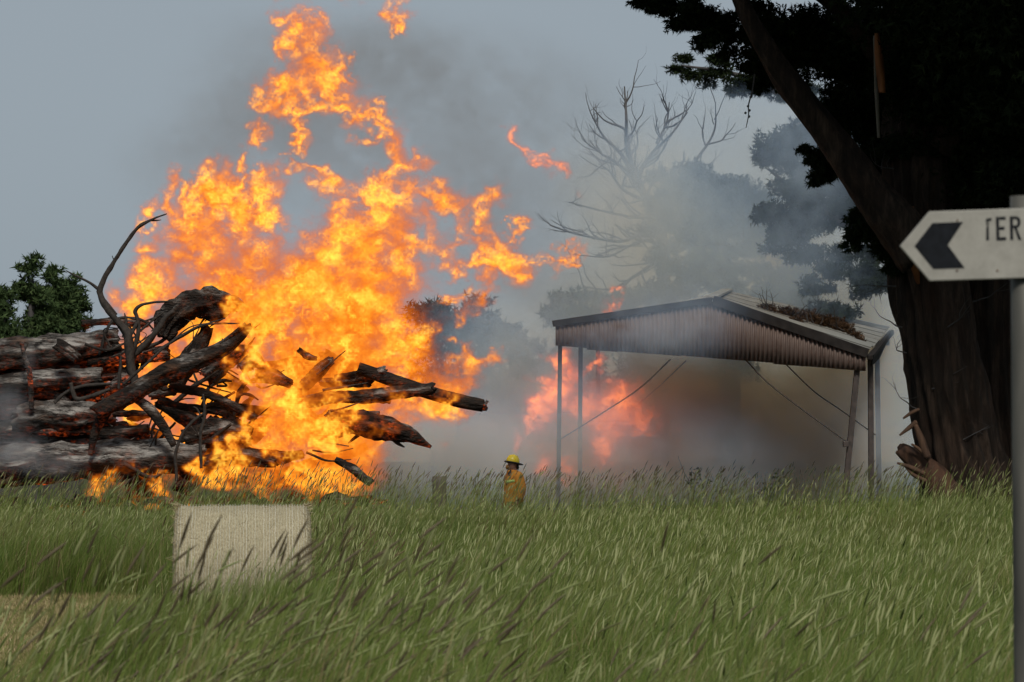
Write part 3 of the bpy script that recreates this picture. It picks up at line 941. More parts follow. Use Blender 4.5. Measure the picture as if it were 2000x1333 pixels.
crown('crown', lumps(bl[31:], 7, .5, 6), 52000, 0.12, MAT['cypress'], bt, seed=32, nleaf=6, droop=0.35, slim=0.16, needle=True)
# unseen crown towards the camera, above the picture, added to shade trunk and limb
crown('crown', lumps([(Vector((7.6, 34.5, 12)), (3.6, 3, 2.4)), (Vector((5.4, 36, 12.6)), (3.2, 3, 2.2)), (Vector((9.5, 35, 13)), (3, 3, 3)), (Vector((3.6, 38.5, 12.4)), (2.2, 2.2, 1.8)), (Vector((7, 38, 13.5)), (3.6, 3, 3))], 8, .55, 9), 24000, .22, MAT['cypress'], bt, seed=33, nleaf=6, droop=.2, slim=.22, needle=True)

# ------------------------------------------------------------------ the burnt farm shed
YS, YR = 60.0, 66.0
FL, FA, FR = P(1079, 636, YS), P(1390, 590, YS), P(1694, 694, YS)       # front gable: eave, apex, eave
BL, BR_ = P(1085, 677, YS), P(1690, 725, YS)                             # bottom edge of the cladding
RA, RR = P(1421, 574, YR), P(1737, 645, YR)
RL = Vector((1.55, YR, 4.72))
shed = empty('farm_shed', (P(1390, 900, YS).x, 63, 0), 'open sided corrugated iron farm shed sagging as it burns', 'shed')


def corrugate(name, q, n, mat, parent, depth=0.018, rows=3, nrm=None, k=6):
    """One corrugated sheet over the quad q = (a0, a1, b1, b0); n ribs run from a to b."""
    a0, a1, b1, b0 = [Vector(v) for v in q]
    nn = nrm or (a1 - a0).cross(b0 - a0).normalized()
    m = n * k + 1
    V = []
    for i in range(m):
        u = i / (m - 1)
        off = nn * depth * math.cos(2 * math.pi * n * u)
        for j in range(rows):
            t = j / (rows - 1)
            V.append(a0.lerp(a1, u).lerp(b0.lerp(b1, u), t) + off)
    V = np.array([tuple(v) for v in V])
    i0, j0 = np.meshgrid(np.arange(m - 1), np.arange(rows - 1), indexing='ij')
    A_ = i0 * rows + j0
    F_ = np.stack([A_, A_ + rows, A_ + rows + 1, A_ + 1], -1).reshape(-1, 4)
    o = link(name, mesh_np(name, V, [F_]), mat, parent)
    sd = o.modifiers.new('thickness', 'SOLIDIFY')
    sd.thickness = 0.003
    return o


def top_at(u):
    x = BL.x + (BR_.x - BL.x) * u
    if x < FA.x:
        return FL.lerp(FA, max(0, (x - FL.x) / (FA.x - FL.x)))
    return FA.lerp(FR, min(1, (x - FA.x) / (FR.x - FA.x)))


ua = (FA.x - BL.x) / (BR_.x - BL.x)
cuts = [ua * i / 5 for i in range(5)] + [ua + (1 - ua) * i / 5 for i in range(6)]
for i in range(10):
    u0, u1 = cuts[i], cuts[i + 1]
    dy = Vector((0, -0.05 - 0.006 * (i % 2), 0))
    a0, a1 = BL.lerp(BR_, u0), BL.lerp(BR_, u1)
    drop = Vector((0, 0, random.uniform(-.02, .02)))
    corrugate('cladding_sheet', (a0 + dy + drop, a1 + dy + drop, top_at(u1) + dy, top_at(u0) + dy), 7 if i < 9 else 6, MAT['clad'], shed, 0.02, k=6)
NR = 8
for (e0, e1, r0, r1) in ((FR, RR, FA, RA), (FL, RL, FA, RA)):
    for i in range(NR):
        s0, s1 = i / NR, (i + 1) / NR + 0.004
        up = Vector((0, 0, 0.05 + 0.006 * (i % 2)))
        sag = Vector((0, 0, random.uniform(-.03, .03)))
        corrugate('roof_sheet', (e0.lerp(e1, s0) + up + sag, e0.lerp(e1, s1) + up + sag, r0.lerp(r1, s1) + up, r0.lerp(r1, s0) + up), 8, MAT['roof'], shed, 0.012, k=4)
fw = Vector((0, -0.10, 0.03))
bar('barge_board', FL + fw, FA + fw, 0.05, 0.13, MAT['barge'], shed)
bar('barge_board', FA + fw + Vector((.02, 0, 0)), FR + fw, 0.06, 0.20, MAT['barge'], shed)
bar('ridge_cap', FA + Vector((0, -0.1, 0.10)), RA + Vector((0, 0.1, 0.10)), 0.26, 0.05, MAT['roof'], shed)
bar('gutter', FR + Vector((0.05, 0, -0.05)), RR + Vector((0.05, 0, -0.05)), 0.12, 0.10, MAT['barge'], shed)
for f_ in (0.2, 0.5, 0.8):
    bar('purlin', FR.lerp(FA, f_) + Vector((0, 0.05, -0.06)), RR.lerp(RA, f_) + Vector((0, -0.05, -0.06)), 0.06, 0.1, MAT['steel'], shed)
    bar('purlin', FL.lerp(FA, f_) + Vector((0, 0.05, -0.06)), RL.lerp(RA, f_) + Vector((0, -0.05, -0.06)), 0.06, 0.1, MAT['steel'], shed)
# the rear truss and the hanging eave panel at the right end
bar('truss_beam', RL + Vector((0, 0, -0.3)), RR + Vector((0, 0, -0.3)), 0.08, 0.12, MAT['steel'], shed)
bm = bmesh.new()
q = [RR + Vector((0.02, -0.2, 0)), FR + Vector((.12, .1, 0)), P(1700, 716, YS + .3), P(1716, 700, YR - 2)]
vv = [bm.verts.new(p) for p in q] + [bm.verts.new(p + Vector((.03, .0, 0))) for p in q]
bm.faces.new(vv[:4]); bm.faces.new(vv[4:][::-1])
for i in range(4):
    bm.faces.new((vv[i], vv[(i + 1) % 4], vv[4 + (i + 1) % 4], vv[4 + i]))
from_bm('eave_panel', bm, MAT['barge'], shed)
for a, b, c_, d, Y, wdt in ((1094, 676, 1090, 1010, YS + .3, .075), (1134, 678, 1132, 1010, YS + 3, .08), (1168, 680, 1172, 1010, YS + 5.5, .08),
                            (1674, 722, 1646, 1012, YS + .1, .10), (1700, 700, 1702, 1005, YS + 2.6, .10), (1713, 690, 1718, 1002, YS + 5.0, .09)):
    bar('post', P(a, b, Y), P(c_, d, Y), wdt, wdt * 1.2, MAT['steel'], shed)
for pl, Y in (([(1455, 702), (1500, 748), (1560, 795), (1652, 862)], YS + .15), ([(1535, 712), (1590, 765), (1640, 800), (1710, 850)], YS + 2.8), ([(1310, 702), (1250, 758), (1180, 805), (1092, 860)], YS + .2), ([(1340, 705), (1270, 770), (1172, 845)], YS + 5)):
    tube('brace_rod', [P(a, b, Y) for a, b in pl], 0.014, MAT['steel'], shed, n=6, cap=0)
bm = bmesh.new()
box_bm(bm, P(1652, 868, YS + .02), (.12, .16, .12), bevel=.01)
from_bm('bracket', bm, MAT['steel'], shed)

# burnt heap on the roof
def on_roof(s, t, h=0.08):
    """s from front to rear, t from ridge to eave, on the right-hand slope."""
    return FA.lerp(RA, s).lerp(FR.lerp(RR, s), t) + Vector((0, 0, h))


db = empty('roof_debris', on_roof(.5, .6), 'burnt brown heap of fallen branches on the shed roof', 'debris')
hb = []
for s, t, r in ((.42, .30, .16), (.45, .42, .2), (.5, .52, .22), (.45, .62, .22), (.48, .70, .25), (.45, .78, .2), (.4, .86, .12), (.3, .5, .12), (.3, .9, .1)):
    hb.append((on_roof(s, t, r * .35), (r * 1.3, r * 1.5, r * .7)))
crown('dead_foliage', hb, 5000, 0.07, MAT['dry'], db, seed=41, slim=.12, shell=0.1, needle=True)
rnd = random.Random(3)
parts = []
for k in range(16):
    p = on_roof(rnd.uniform(.3, .6), rnd.uniform(.3, .8), .1)
    for a, b in twigs_np(p, (rnd.gauss(0, .7), rnd.gauss(0, .4), rnd.uniform(.2, 1)), rnd.uniform(.25, .6), .014, 1, rnd, .1, kids=3):
        parts.append(tube_np(a, b, n=4))
v, f = join_np(parts)
link('twigs', mesh_np('twigs', v, f), MAT['twig'], db)['kind'] = 'stuff'

# ------------------------------------------------------------------ the log pile
YP = 52.0
LG = 'logs of the burning pile'
log_i = 0


def log(name, pl, label, mat='char', Y=YP, dy=(0, 0), kids=(), cat='log', n=16, rough=0.28, flute=0.06, cap=0.6, group=LG, end=None):
    """pl: (px, py, radius px); kids: further branches of the same piece of timber."""
    global log_i
    log_i += 1
    k = len(pl)
    Ys = [Y + dy[0] + (dy[1] - dy[0]) * i / (k - 1) for i in range(k)]
    pts = [P(a, b, yy) for (a, b, r), yy in zip(pl, Ys)]
    mid = pts[k // 2]
    rmax = max(r for a, b, r in pl)
    if rmax > 9:
        n = max(n, 26)
    v, f = tube_np(pts, [M(r, Y) for a, b, r in pl], n=n, rough=rough * (1.35 if rmax > 9 else 1.9), freq=5 if rmax > 9 else 9, flute=flute * 1.7 if rmax > 9 else flute, nfl=9, seed=log_i * 1.37, cap=cap, step=M(rmax, Y) * .28 if rmax > 9 else None)
    if not kids and not end:
        o = link(name, mesh_np(name, v, f), MAT[mat])
        o.data.transform(Matrix.Translation(-mid))
        o.location = mid
        return tag(o, label, cat, group)
    t = empty(name, mid, label, cat, group)
    link('stem', mesh_np('stem', v, f), MAT[mat], t)
    for kp in kids:
        m2 = 'twig' if kp[0][2] < 5 else mat
        kk = [P(a, b, Y + 0.03) for a, b, r in kp]
        tube('branch', kk, [M(r, Y) for a, b, r in kp], MAT[m2], t, n=8 if kp[0][2] < 5 else 12, rough=0.3, freq=5, seed=log_i + kp[0][0], cap=0.3)
    if end:
        a, b, r, d = end
        p = P(a, b, Ys[-1])
        o = tube('glowing_end', [p, p + Vector(d)], [M(r, Y), M(r * .82, Y)], MAT['char_red'], t, n=14, rough=0.35, seed=3, cap=1.0)
    return t


# left-hand stack
log('charred_log', [(-120, 716, 30), (20, 692, 30), (120, 680, 28), (232, 664, 20)], 'thick ash-topped log, the topmost of the left stack', 'char_ash', dy=(0, .3), flute=.1)
log('charred_log', [(-120, 770, 20), (0, 752, 20), (90, 742, 20), (200, 735, 16)], 'second ash-topped log from the top of the left stack', 'char_ash', dy=(-.1, .2))
log('charred_log', [(-60, 775, 13), (30, 767, 14), (80, 765, 12), (125, 782, 8), (140, 800, 5)], 'thin curved log under the second ash-topped one', 'char_ash', dy=(0, .1), Y=YP + .2)
log('charred_log', [(30, 822, 22), (90, 812, 27), (150, 812, 25), (215, 806, 18)], 'broken log with rough grey bark and a jagged left end', 'char_ash', dy=(-.2, 0), rough=.45, cap=1.2)
log('charred_log', [(185, 848, 13), (240, 846, 13), (290, 838, 9)], 'short black log below the fork of the long branch', 'char')
log('charred_log', [(-120, 935, 34), (0, 915, 38), (120, 902, 36), (250, 896, 34), (400, 892, 26)], 'huge grooved grey log lying along the bottom of the pile', 'char_ash', Y=YP - .4, flute=.12, n=24)
log('charred_log', [(-60, 908, 12), (20, 912, 12), (70, 900, 7)], 'split pale timber at the lower left end of the pile', 'char_ash', Y=YP - .9, rough=.5)
log('charred_log', [(110, 672, 11), (132, 686, 13), (152, 702, 10)], 'short stub crossing the topmost ash-covered log', 'char', Y=YP - .45)
log('charred_log', [(60, 870, 18), (160, 872, 20), (300, 862, 18)], 'glowing red log between the black ones at lower left', 'char_red', Y=YP + .5)
log('charred_log', [(170, 705, 14), (240, 697, 16), (330, 690, 14)], 'black log running under the topmost ash-covered one into the fire', 'char_red', Y=YP + .35)
log('charred_log', [(160, 632, 6), (220, 628, 7), (290, 634, 6)], 'thin red hot pole above the ash-topped logs', 'char_red', Y=YP + .8)
log('charred_log', [(-80, 846, 14), (20, 842, 15), (60, 850, 12)], 'dark log half hidden by blue smoke at the left edge', 'char', Y=YP + .4)
log('charred_post', [(42, 668, 4), (48, 700, 5), (58, 730, 5), (62, 800, 5)], 'thin upright stake against the stacked logs', 'char_red', Y=YP - .5, cat='stake', n=8, group=None, kids=[[(45, 690, 3), (52, 676, 2), (55, 670, 1)]])

# the long forked branch in front
log('forked_branch', [(186, 808, 15), (235, 782, 18), (300, 742, 18), (345, 722, 21), (385, 705, 17), (430, 684, 15), (470, 655, 11), (490, 636, 5)], 'long forked black branch slanting up into the flames', 'char', Y=YP - 1.0, dy=(-.2, .2),
    kids=[[(205, 805, 11), (190, 835, 9), (182, 860, 7), (176, 890, 4)], [(262, 775, 9), (292, 800, 10), (318, 832, 9), (340, 872, 6)], [(345, 722, 3), (352, 712, 5), (350, 704, 3)], [(380, 706, 5), (430, 672, 4), (480, 632, 3)]], cat='branch', n=20)
log('bare_branch', [(268, 760, 9), (255, 715, 8), (252, 672, 9), (246, 648, 7), (215, 612, 6.5), (198, 580, 5.5), (196, 562, 5), (212, 528, 4.5), (232, 498, 4), (250, 470, 3.6), (272, 443, 3), (300, 428, 2.2), (326, 418, 1)], 'tall curved bare branch reaching above the pile against the sky', 'twig', Y=YP - .9, n=10, rough=.35,
    kids=[[(196, 568, 3.6), (176, 553, 2.8), (150, 540, 2.2), (129, 529, 1)], [(195, 575, 2.5), (212, 595, 2.4), (228, 615, 2)], [(292, 431, 1.8), (305, 431, 1.6), (315, 430, .6)], [(212, 530, 1.5), (218, 522, 1)], [(246, 645, 3), (246, 625, 2.4), (243, 612, 1)], [(252, 660, 4), (263, 640, 4), (268, 630, 3)], [(222, 508, 1.2), (219, 500, .7)], [(243, 478, 1.2), (247, 470, .7)]], cat='branch')
log('bare_branch', [(258, 690, 5), (270, 652, 4.5), (268, 622, 4), (264, 608, 3.6), (275, 597, 3.2), (300, 591, 2.6), (336, 589, 1.4)], 'hooked thin branch curling right beside the tall bare branch', 'twig', Y=YP - .8, n=8, cat='branch', kids=[[(270, 650, 2.5), (300, 625, 2), (320, 610, 1)]])
log('bare_branch', [(255, 700, 6), (290, 668, 6), (312, 640, 6), (322, 622, 6), (340, 608, 5)], 'black branch arching from the fork up to the charred hump', 'twig', Y=YP - .7, n=8, cat='branch')
log('bare_branch', [(138, 748, 4), (143, 768, 5), (150, 779, 5), (172, 776, 4.5), (215, 760, 3)], 'hooked black twig left of the forked branch', 'twig', Y=YP - 1.0, n=8, cat='branch')
log('bare_branch', [(106, 788, 3.5), (128, 768, 3.5), (165, 754, 3.5), (218, 750, 3)], 'long thin twig arching over the broken grey log', 'twig', Y=YP - .9, n=8, cat='branch')
log('bare_branch', [(232, 760, 3.4), (235, 720, 3.2), (237, 696, 2)], 'short upright twig in front of the fire beside the fork', 'twig', Y=YP - .9, n=8, cat='branch')
log('bare_branch', [(345, 940, 3.5), (343, 890, 3.5), (355, 850, 3.5), (375, 825, 3.2), (400, 806, 2.2)], 'bowed black twig rising from the grass below the pile', 'twig', Y=YP - 1.2, n=8, cat='branch')
log('bare_branch', [(393, 915, 3), (392, 850, 3), (400, 810, 3), (397, 770, 2)], 'straight black twig standing beside the bowed one', 'twig', Y=YP - 1.2, n=8, cat='branch', kids=[[(396, 820, 2), (385, 800, 1.6), (378, 795, 1)]])
log('bare_branch', [(240, 752, 2.6), (285, 712, 2.6), (330, 672, 2.4), (385, 640, 2), (440, 622, 1.2)], 'long thin twig running beside the forked branch into the fire', 'twig', Y=YP - 1.15, n=8, cat='branch', kids=[[(330, 672, 1.5), (370, 640, 1.3), (415, 630, .8)]])
log('bare_branch', [(300, 690, 3), (350, 660, 3), (400, 635, 2.6), (470, 632, 1.6)], 'thin twig lying across the charred hump', 'twig', Y=YP - .9, n=8, cat='branch')
rnd = random.Random(44)
HUMP = []
for k in range(34):
    a, b = rnd.uniform(320, 465), rnd.uniform(576, 615)
    b += max(0, 380 - a) * .45
    ln = rnd.uniform(20, 55)
    HUMP.append([(a, b, rnd.uniform(2, 4.5)), (a - ln * .4, b + ln * .25 + rnd.uniform(-6, 6), 3), (a - ln, b + ln * .7 + rnd.uniform(-8, 8), 1)])
log('charred_log', [(318, 660, 10), (330, 630, 20), (365, 600, 24), (410, 590, 24), (455, 592, 16), (470, 598, 8)], 'shaggy black hump of bark at the top of the pile', 'char', Y=YP + .1, rough=.75, flute=.25, n=30, kids=HUMP)
log('charred_log', [(330, 755, 8), (395, 768, 9), (440, 785, 9), (500, 818, 7)], 'black curved limb right of the forked branch', 'char', Y=YP - .5)
log('charred_log', [(310, 782, 6), (360, 795, 7), (430, 805, 8), (470, 830, 6)], 'lower black limb right of the forked branch', 'char', Y=YP - .3)
log('charred_log', [(400, 735, 16), (445, 700, 22), (480, 690, 16), (500, 700, 8)], 'black chunk behind the upper end of the forked branch', 'char_red', Y=YP + .1, rough=.5)
log('charred_log', [(470, 720, 8), (495, 706, 14), (520, 722, 6)], 'small red hot stump in the middle of the fire', 'char_red', Y=YP - .9, rough=.6)
log('charred_log', [(360, 860, 20), (430, 842, 26), (490, 850, 16)], 'black root mass below the two curved limbs', 'char', Y=YP - .3, rough=.6, flute=.15)
log('charred_log', [(400, 905, 12), (470, 890, 18), (540, 905, 10)], 'black log just above the grass in the middle of the pile', 'char', Y=YP - .7, rough=.45)
log('charred_log', [(655, 898, 6), (690, 918, 9), (726, 945, 7)], 'fallen dark timber at the lower right foot of the flames', 'char', Y=YP - 1.6, rough=.35)

# right-hand ends sticking out of the flames
log('charred_log', [(560, 792, 10), (640, 778, 11), (735, 772, 13), (800, 764, 13), (846, 760, 10)], 'black log end sticking out of the right side of the fire', 'char', Y=YP - .55, rough=.4, cap=1.0)
log('charred_log', [(700, 720, 12), (780, 748, 13), (840, 768, 13), (900, 784, 13), (944, 793, 12)], 'smooth brown pole poking furthest right out of the fire, tip glowing', 'char', Y=YP - .2, rough=.12, flute=.02, cap=.2, end=(944, 793, 11, (.06, 0, -.012)))
log('charred_log', [(640, 806, 8), (660, 818, 16), (710, 826, 24), (760, 840, 22), (800, 850, 14), (842, 873, 3)], 'big tapering black slab below the two pole ends', 'char_red', Y=YP - .65, rough=.4, flute=.12, n=22, cat='log',
    kids=[[(655, 855, 4), (690, 840, 6), (716, 828, 6)], [(752, 845, 3), (775, 865, 4), (790, 874, 1.5)], [(700, 850, 4), (690, 858, 3), (680, 866, 1.5)]])
TW = [([(618, 732, 2.2), (650, 706, 1.8), (675, 685, 1)], 'thin twig slanting up above the right log ends'),
      ([(630, 763, 3), (665, 757, 2.4), (718, 748, 1)], 'pale twig pointing right just above the black log end'),
      ([(632, 790, 2), (665, 782, 1.8), (690, 774, 1)], 'short twig just below the black log end'),
      ([(645, 804, 2.2), (675, 796, 2), (704, 786, 1)], 'twig rising from the top of the black slab'),
      ([(612, 864, 2), (645, 866, 1.8), (682, 872, 1)], 'upper of the twigs below the black slab'),
      ([(598, 884, 2.4), (640, 900, 2), (686, 898, 1)], 'lowest twig below the black slab near the grass'),
      ([(610, 880, 2), (650, 884, 1.8), (690, 876, 1)], 'middle of the twigs below the black slab')]
for pl, lab in TW:
    log('bare_branch', pl, lab, 'twig', Y=YP - .95, n=6, cat='branch', cap=0)

# timber in the heart of the fire, showing only as dark shapes between flames
rnd = random.Random(77)
for k in range(46):
    px = rnd.uniform(230, 720)
    py = rnd.uniform(640 + abs(px - 470) * 0.35, 935)
    ln = rnd.uniform(40, 150)
    a = rnd.gauss(0.1, .5)
    r = rnd.uniform(6, 20)
    dx, dy_ = math.cos(a) * ln / 2, math.sin(a) * ln / 2
    log('charred_log', [(px - dx, py + dy_, r * .8), (px, py + rnd.uniform(-6, 6), r), (px + dx, py - dy_, r * .6)], 'dark timber lying deep inside the burning pile', 'char_red' if k % 3 == 0 else 'char', Y=YP + rnd.uniform(.0, 1.7), dy=(rnd.uniform(-.5, .5), rnd.uniform(-.5, .5)), rough=.45, n=12, group='timber deep inside the fire')
# dark timber filling the left stack behind the ash-topped logs
rnd = random.Random(61)
for k in range(26):
    px, py = rnd.uniform(-20, 230), 680 + 10 * k + rnd.uniform(-10, 10)
    ln, r, a = rnd.uniform(90, 240), rnd.uniform(6, 15), rnd.gauss(0.06, .12)
    dx, dz = math.cos(a) * ln / 2, math.sin(a) * ln / 2
    log('charred_log', [(px - dx, py + dz, r), (px, py + rnd.uniform(-6, 6), r * 1.1), (px + dx, py - dz, r * .7)], 'dark log wedged in the gaps of the left stack', 'char_red' if k % 4 == 1 else 'char', Y=YP + rnd.uniform(.35, .8), rough=.4, group='dark logs wedged in the left stack')
for a_, b_, c_, d_ in ((-60, 800, 90, 806), (100, 845, 250, 838), (60, 720, 240, 716)):
    log('charred_log', [(a_, b_, 15), ((a_ + c_) / 2, (b_ + d_) / 2, 16), (c_, d_, 12)], 'dark log wedged in the gaps of the left stack', 'char', Y=YP + .75, rough=.4, group='dark logs wedged in the left stack')
# the tangle of burnt twigs and limbs through the left half of the pile
rnd = random.Random(31)
for k in range(58):
    px, py = rnd.uniform(215, 500), rnd.uniform(640, 930)
    ln = rnd.uniform(30, 150)
    a = rnd.gauss(0.35, .55)
    r = rnd.choice((1.4, 1.8, 2.4, 3.2, 4.5))
    cv = rnd.gauss(0, .18) * ln
    dx, dz = math.cos(a) * ln / 2, math.sin(a) * ln / 2
    Yk = YP + rnd.uniform(-.8, .9)
    log('burnt_limb', [(px - dx, py + dz, r), (px - dx * .3 + cv * .3, py + dz * .3 + cv, r * .95), (px + dx * .4, py - dz * .4 + cv * .8, r * .8), (px + dx, py - dz, r * .45)], 'thin burnt limb in the tangle at the left of the fire', 'twig', Y=Yk, dy=(rnd.uniform(-.3, .3), rnd.uniform(-.3, .3)), n=7, rough=.4, cap=.3, group='thin limbs tangled in the fire', cat='branch',
        kids=[[(px, py + cv * .8, r * .6), (px + rnd.uniform(-20, 30), py - rnd.uniform(8, 30), r * .4), (px + rnd.uniform(-20, 50), py - rnd.uniform(20, 50), r * .2)]] if k % 3 == 0 else ())
# charcoal bed below the pile
bm = bmesh.new()
rnd = random.Random(8)
for k in range(420):
    px = rnd.uniform(-60, 740)
    p = P(px, 940, YP + rnd.uniform(-1.6, 2.2))
    p.z = rnd.uniform(0.1, 0.95)
    r = rnd.uniform(.05, .2)
    g = bmesh.ops.create_icosphere(bm, subdivisions=1, radius=r, matrix=Matrix.Translation(p) @ Matrix.Rotation(rnd.uniform(0, 3), 4, 'Z') @ Matrix.Diagonal((rnd.uniform(1, 2.5), 1, rnd.uniform(.5, 1), 1)))
    for vtx in g['verts']:
        vtx.co += Vector((rnd.gauss(0, .2), rnd.gauss(0, .2), rnd.gauss(0, .2))) * r
o = from_bm('charcoal_rubble', bm, MAT['char_red'])
tag(o, 'glowing charcoal rubble under the burning logs', 'rubble', kind='stuff')

# ------------------------------------------------------------------ hay bale
bc = Vector((-2.42, 25.6, 0.63))
bale = empty('hay_bale', (bc.x, bc.y, 0), 'pale round hay bale in net wrap on the mown verge', 'hay bale')
bw, brad = 1.19, 0.615
nst = 46
na_, nx_ = 96, nst * 4 + 1
rotb = Matrix.Rotation(R(5.0), 3, 'Z')
Vb = []
for i in range(nx_):
    u = i / (nx_ - 1)
    xx = (u - .5) * bw
    edge = min(u, 1 - u) * bw
    for j in range(na_):
        a = 2 * math.pi * j / na_
        q = Vector((xx * 6, math.cos(a) * 3, math.sin(a) * 3))
        r = brad + 0.012 * math.cos(2 * math.pi * nst * u) * 0.4 + 0.016 * mnoise.noise(q) + 0.006 * mnoise.noise(q * 5) - 0.05 * max(0, 1 - edge / .06) ** 2
        r *= 1 - 0.04 * max(0, -math.sin(a)) ** 3
        Vb.append(bc + rotb @ Vector((xx, math.cos(a) * r, math.sin(a) * r)))
i0, j0 = np.meshgrid(np.arange(nx_ - 1), np.arange(na_), indexing='ij')
A = i0 * na_ + j0
Bq = i0 * na_ + (j0 + 1) % na_
Fq = np.stack([A, A + na_, Bq + na_, Bq], -1).reshape(-1, 4)
nvb = len(Vb)
Ft = []
for side, i in ((-1, 0), (1, nx_ - 1)):
    # rolled end faces: rings of straw
    prev = [i * na_ + j for j in range(na_)]
    for ring, f_ in enumerate((.8, .6, .4, .2)):
        cur = []
        for j in range(na_):
            a = 2 * math.pi * j / na_
            Vb.append(bc + rotb @ Vector((side * (bw / 2 + 0.02 * (1 - f_) + .012 * random.random()), math.cos(a) * brad * f_, math.sin(a) * brad * f_)))
            cur.append(len(Vb) - 1)
        for j in range(na_):
            j2 = (j + 1) % na_
            Ft.append([prev[j], prev[j2], cur[j2], cur[j]] if side < 0 else [prev[j], cur[j], cur[j2], prev[j2]])
        prev = cur
    Vb.append(bc + rotb @ Vector((side * (bw / 2 + .02), 0, 0)))
    for j in range(na_):
        j2 = (j + 1) % na_
        Ft.append([prev[j], prev[j2], len(Vb) - 1, len(Vb) - 1])
tri = np.array([f[:3] for f in Ft if f[2] == f[3]])
qd = np.array([f for f in Ft if f[2] != f[3]])
me = mesh_np('straw_roll', np.array([tuple(v) for v in Vb]), [np.concatenate([Fq, qd]), tri])
link('straw_roll', me, MAT['straw'], bale)
# net wrap: fine pale strands round the roll with zig-zag ties between
parts = []
for s in range(nst):
    xx = ((s + .5) / nst - .5) * (bw - .03)
    pts = []
    for j in range(49):
        a = 2 * math.pi * j / 48
        pts.append(bc + rotb @ Vector((xx + .004 * math.sin(j * 2.4 + s), math.cos(a) * (brad + .012), math.sin(a) * (brad + .012))))
    parts.append(tube_np(pts, 0.0017 * random.uniform(.4, 1.5), n=3, cap=0, step=.09))
v, f = join_np(parts)
link('net_wrap', mesh_np('net_wrap', v, f), MAT['net'], bale)['kind'] = 'stuff'
# loose straw sticking out
n = 2600
ang = rng.uniform(0, 2 * np.pi, n)
xx = np.where(rng.random(n) < .55, np.sign(rng.normal(size=n)) * (bw / 2 - np.abs(rng.normal(0, .03, n))), rng.uniform(-.5, .5, n) * bw)
rr = brad + rng.normal(.004, .008, n)
c0 = np.stack([xx, np.cos(ang) * rr, np.sin(ang) * rr], -1)
dd = np.stack([rng.normal(0, .7, n) + np.sign(xx) * .5 * (np.abs(xx) > .5), np.cos(ang + 1.5) * rng.normal(0, 1, n) + np.cos(ang) * .25, np.sin(ang + 1.5) * rng.normal(0, 1, n) + np.sin(ang) * .25], -1)
dd /= np.linalg.norm(dd, axis=1)[:, None]
ln = rng.uniform(.02, .085, n)[:, None]
sd = np.cross(dd, rng.normal(size=(n, 3)))
sd = sd / np.linalg.norm(sd, axis=1)[:, None] * .0018
q = np.stack([c0 - sd, c0 + sd, c0 + dd * ln + sd * .6, c0 + dd * ln - sd * .6], 1).reshape(-1, 3)
q = q @ np.array(rotb).T + np.array(bc)
link('loose_straw', mesh_np('loose_straw', q, [np.arange(len(q)).reshape(-1, 4)], {'tint': np.repeat(rng.random(n), 4)}), MAT['loose'], bale, False)['kind'] = 'stuff'

# ------------------------------------------------------------------ fence post stub, weeds
p = P(858, 931, 44)
gz = float(ground_z(p.x, 44))
o = tube('fence_post', [(p.x, 44, gz - .1), (p.x + .01, 44, (gz + p.z) / 2), (p.x, 44, p.z)], [.115, .11, .105], MAT['oldwood'], None, n=18, rough=.08, flute=.05, cap=.06)
tag(o, 'weathered wooden post stub in the grass left of the firefighter', 'fence post')

rnd = random.Random(21)
for px, py, Y, hgt, lab, cnt in ((1372, 985, 58.5, .75, 'tall spindly dark weed standing in the smoke under the shed', 5), (1505, 985, 58.8, .45, 'low tangled dark weed under the shed right of the tall weed', 14)):
    p = P(px, 900, Y)
    g0 = float(ground_z(p.x, Y))
    t = empty('weed', (p.x, Y, g0), lab, 'weed')
    parts = []
    top = P(px, 985 - 120 * hgt, Y).z
    for k in range(cnt):
        b = Vector((p.x + rnd.gauss(0, .3 if cnt > 8 else .12), Y + rnd.gauss(0, .2), g0))
        for a, r in twigs_np(b, (rnd.gauss(0, .25), 0, 1), (top - g0) * rnd.uniform(.7, 1.1), .012, 2, rnd, .3, kids=3):
            parts.append(tube_np(a, r, n=4))
    v, f = join_np(parts)
    link('stems', mesh_np('stems', v, f), MAT['deadwood'], t)
    crown('leaves', [(Vector((p.x + rnd.gauss(0, .25), Y, g0 + (top - g0) * rnd.uniform(.55, 1.0))), .13) for k in range(5)], 60, .06, MAT['grey_bush'], t, seed=px)

# ------------------------------------------------------------------ road sign
YG = 7.9


def gpt(px, py, Y=YG):
    q = P(px, py, Y)
    return (q.x, q.z)


sg0 = P(1996, 900, YG)
sign = empty('road_sign', (P(2000, 900, YG).x, YG + .05, 0), 'white arrow road sign lettered TER on a grey post at right', 'road sign')
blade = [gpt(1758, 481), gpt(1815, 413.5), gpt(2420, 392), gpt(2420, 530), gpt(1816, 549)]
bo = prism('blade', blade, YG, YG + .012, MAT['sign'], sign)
bv = bo.modifiers.new('edge', 'BEVEL')
bv.width = .002
bv.segments = 2
prism('chevron', [gpt(1821, 436), gpt(1881, 434), gpt(1851, 479), gpt(1884, 524), gpt(1823, 526), gpt(1786, 481)], YG - .0012, YG + .001, MAT['ink'], sign)


def glyph(name, strokes):
    bm = bmesh.new()
    for s in strokes:
        n = len(s)
        vv = [bm.verts.new((gpt(a, b)[0], yy, gpt(a, b)[1])) for yy in (YG - .0012, YG + .001) for a, b in s]
        bm.faces.new(vv[:n])
        bm.faces.new(vv[n:][::-1])
        for i in range(n):
            j = (i + 1) % n
            bm.faces.new((vv[i], vv[j], vv[n + j], vv[n + i]))
    return from_bm(name, bm, MAT['ink'], sign)


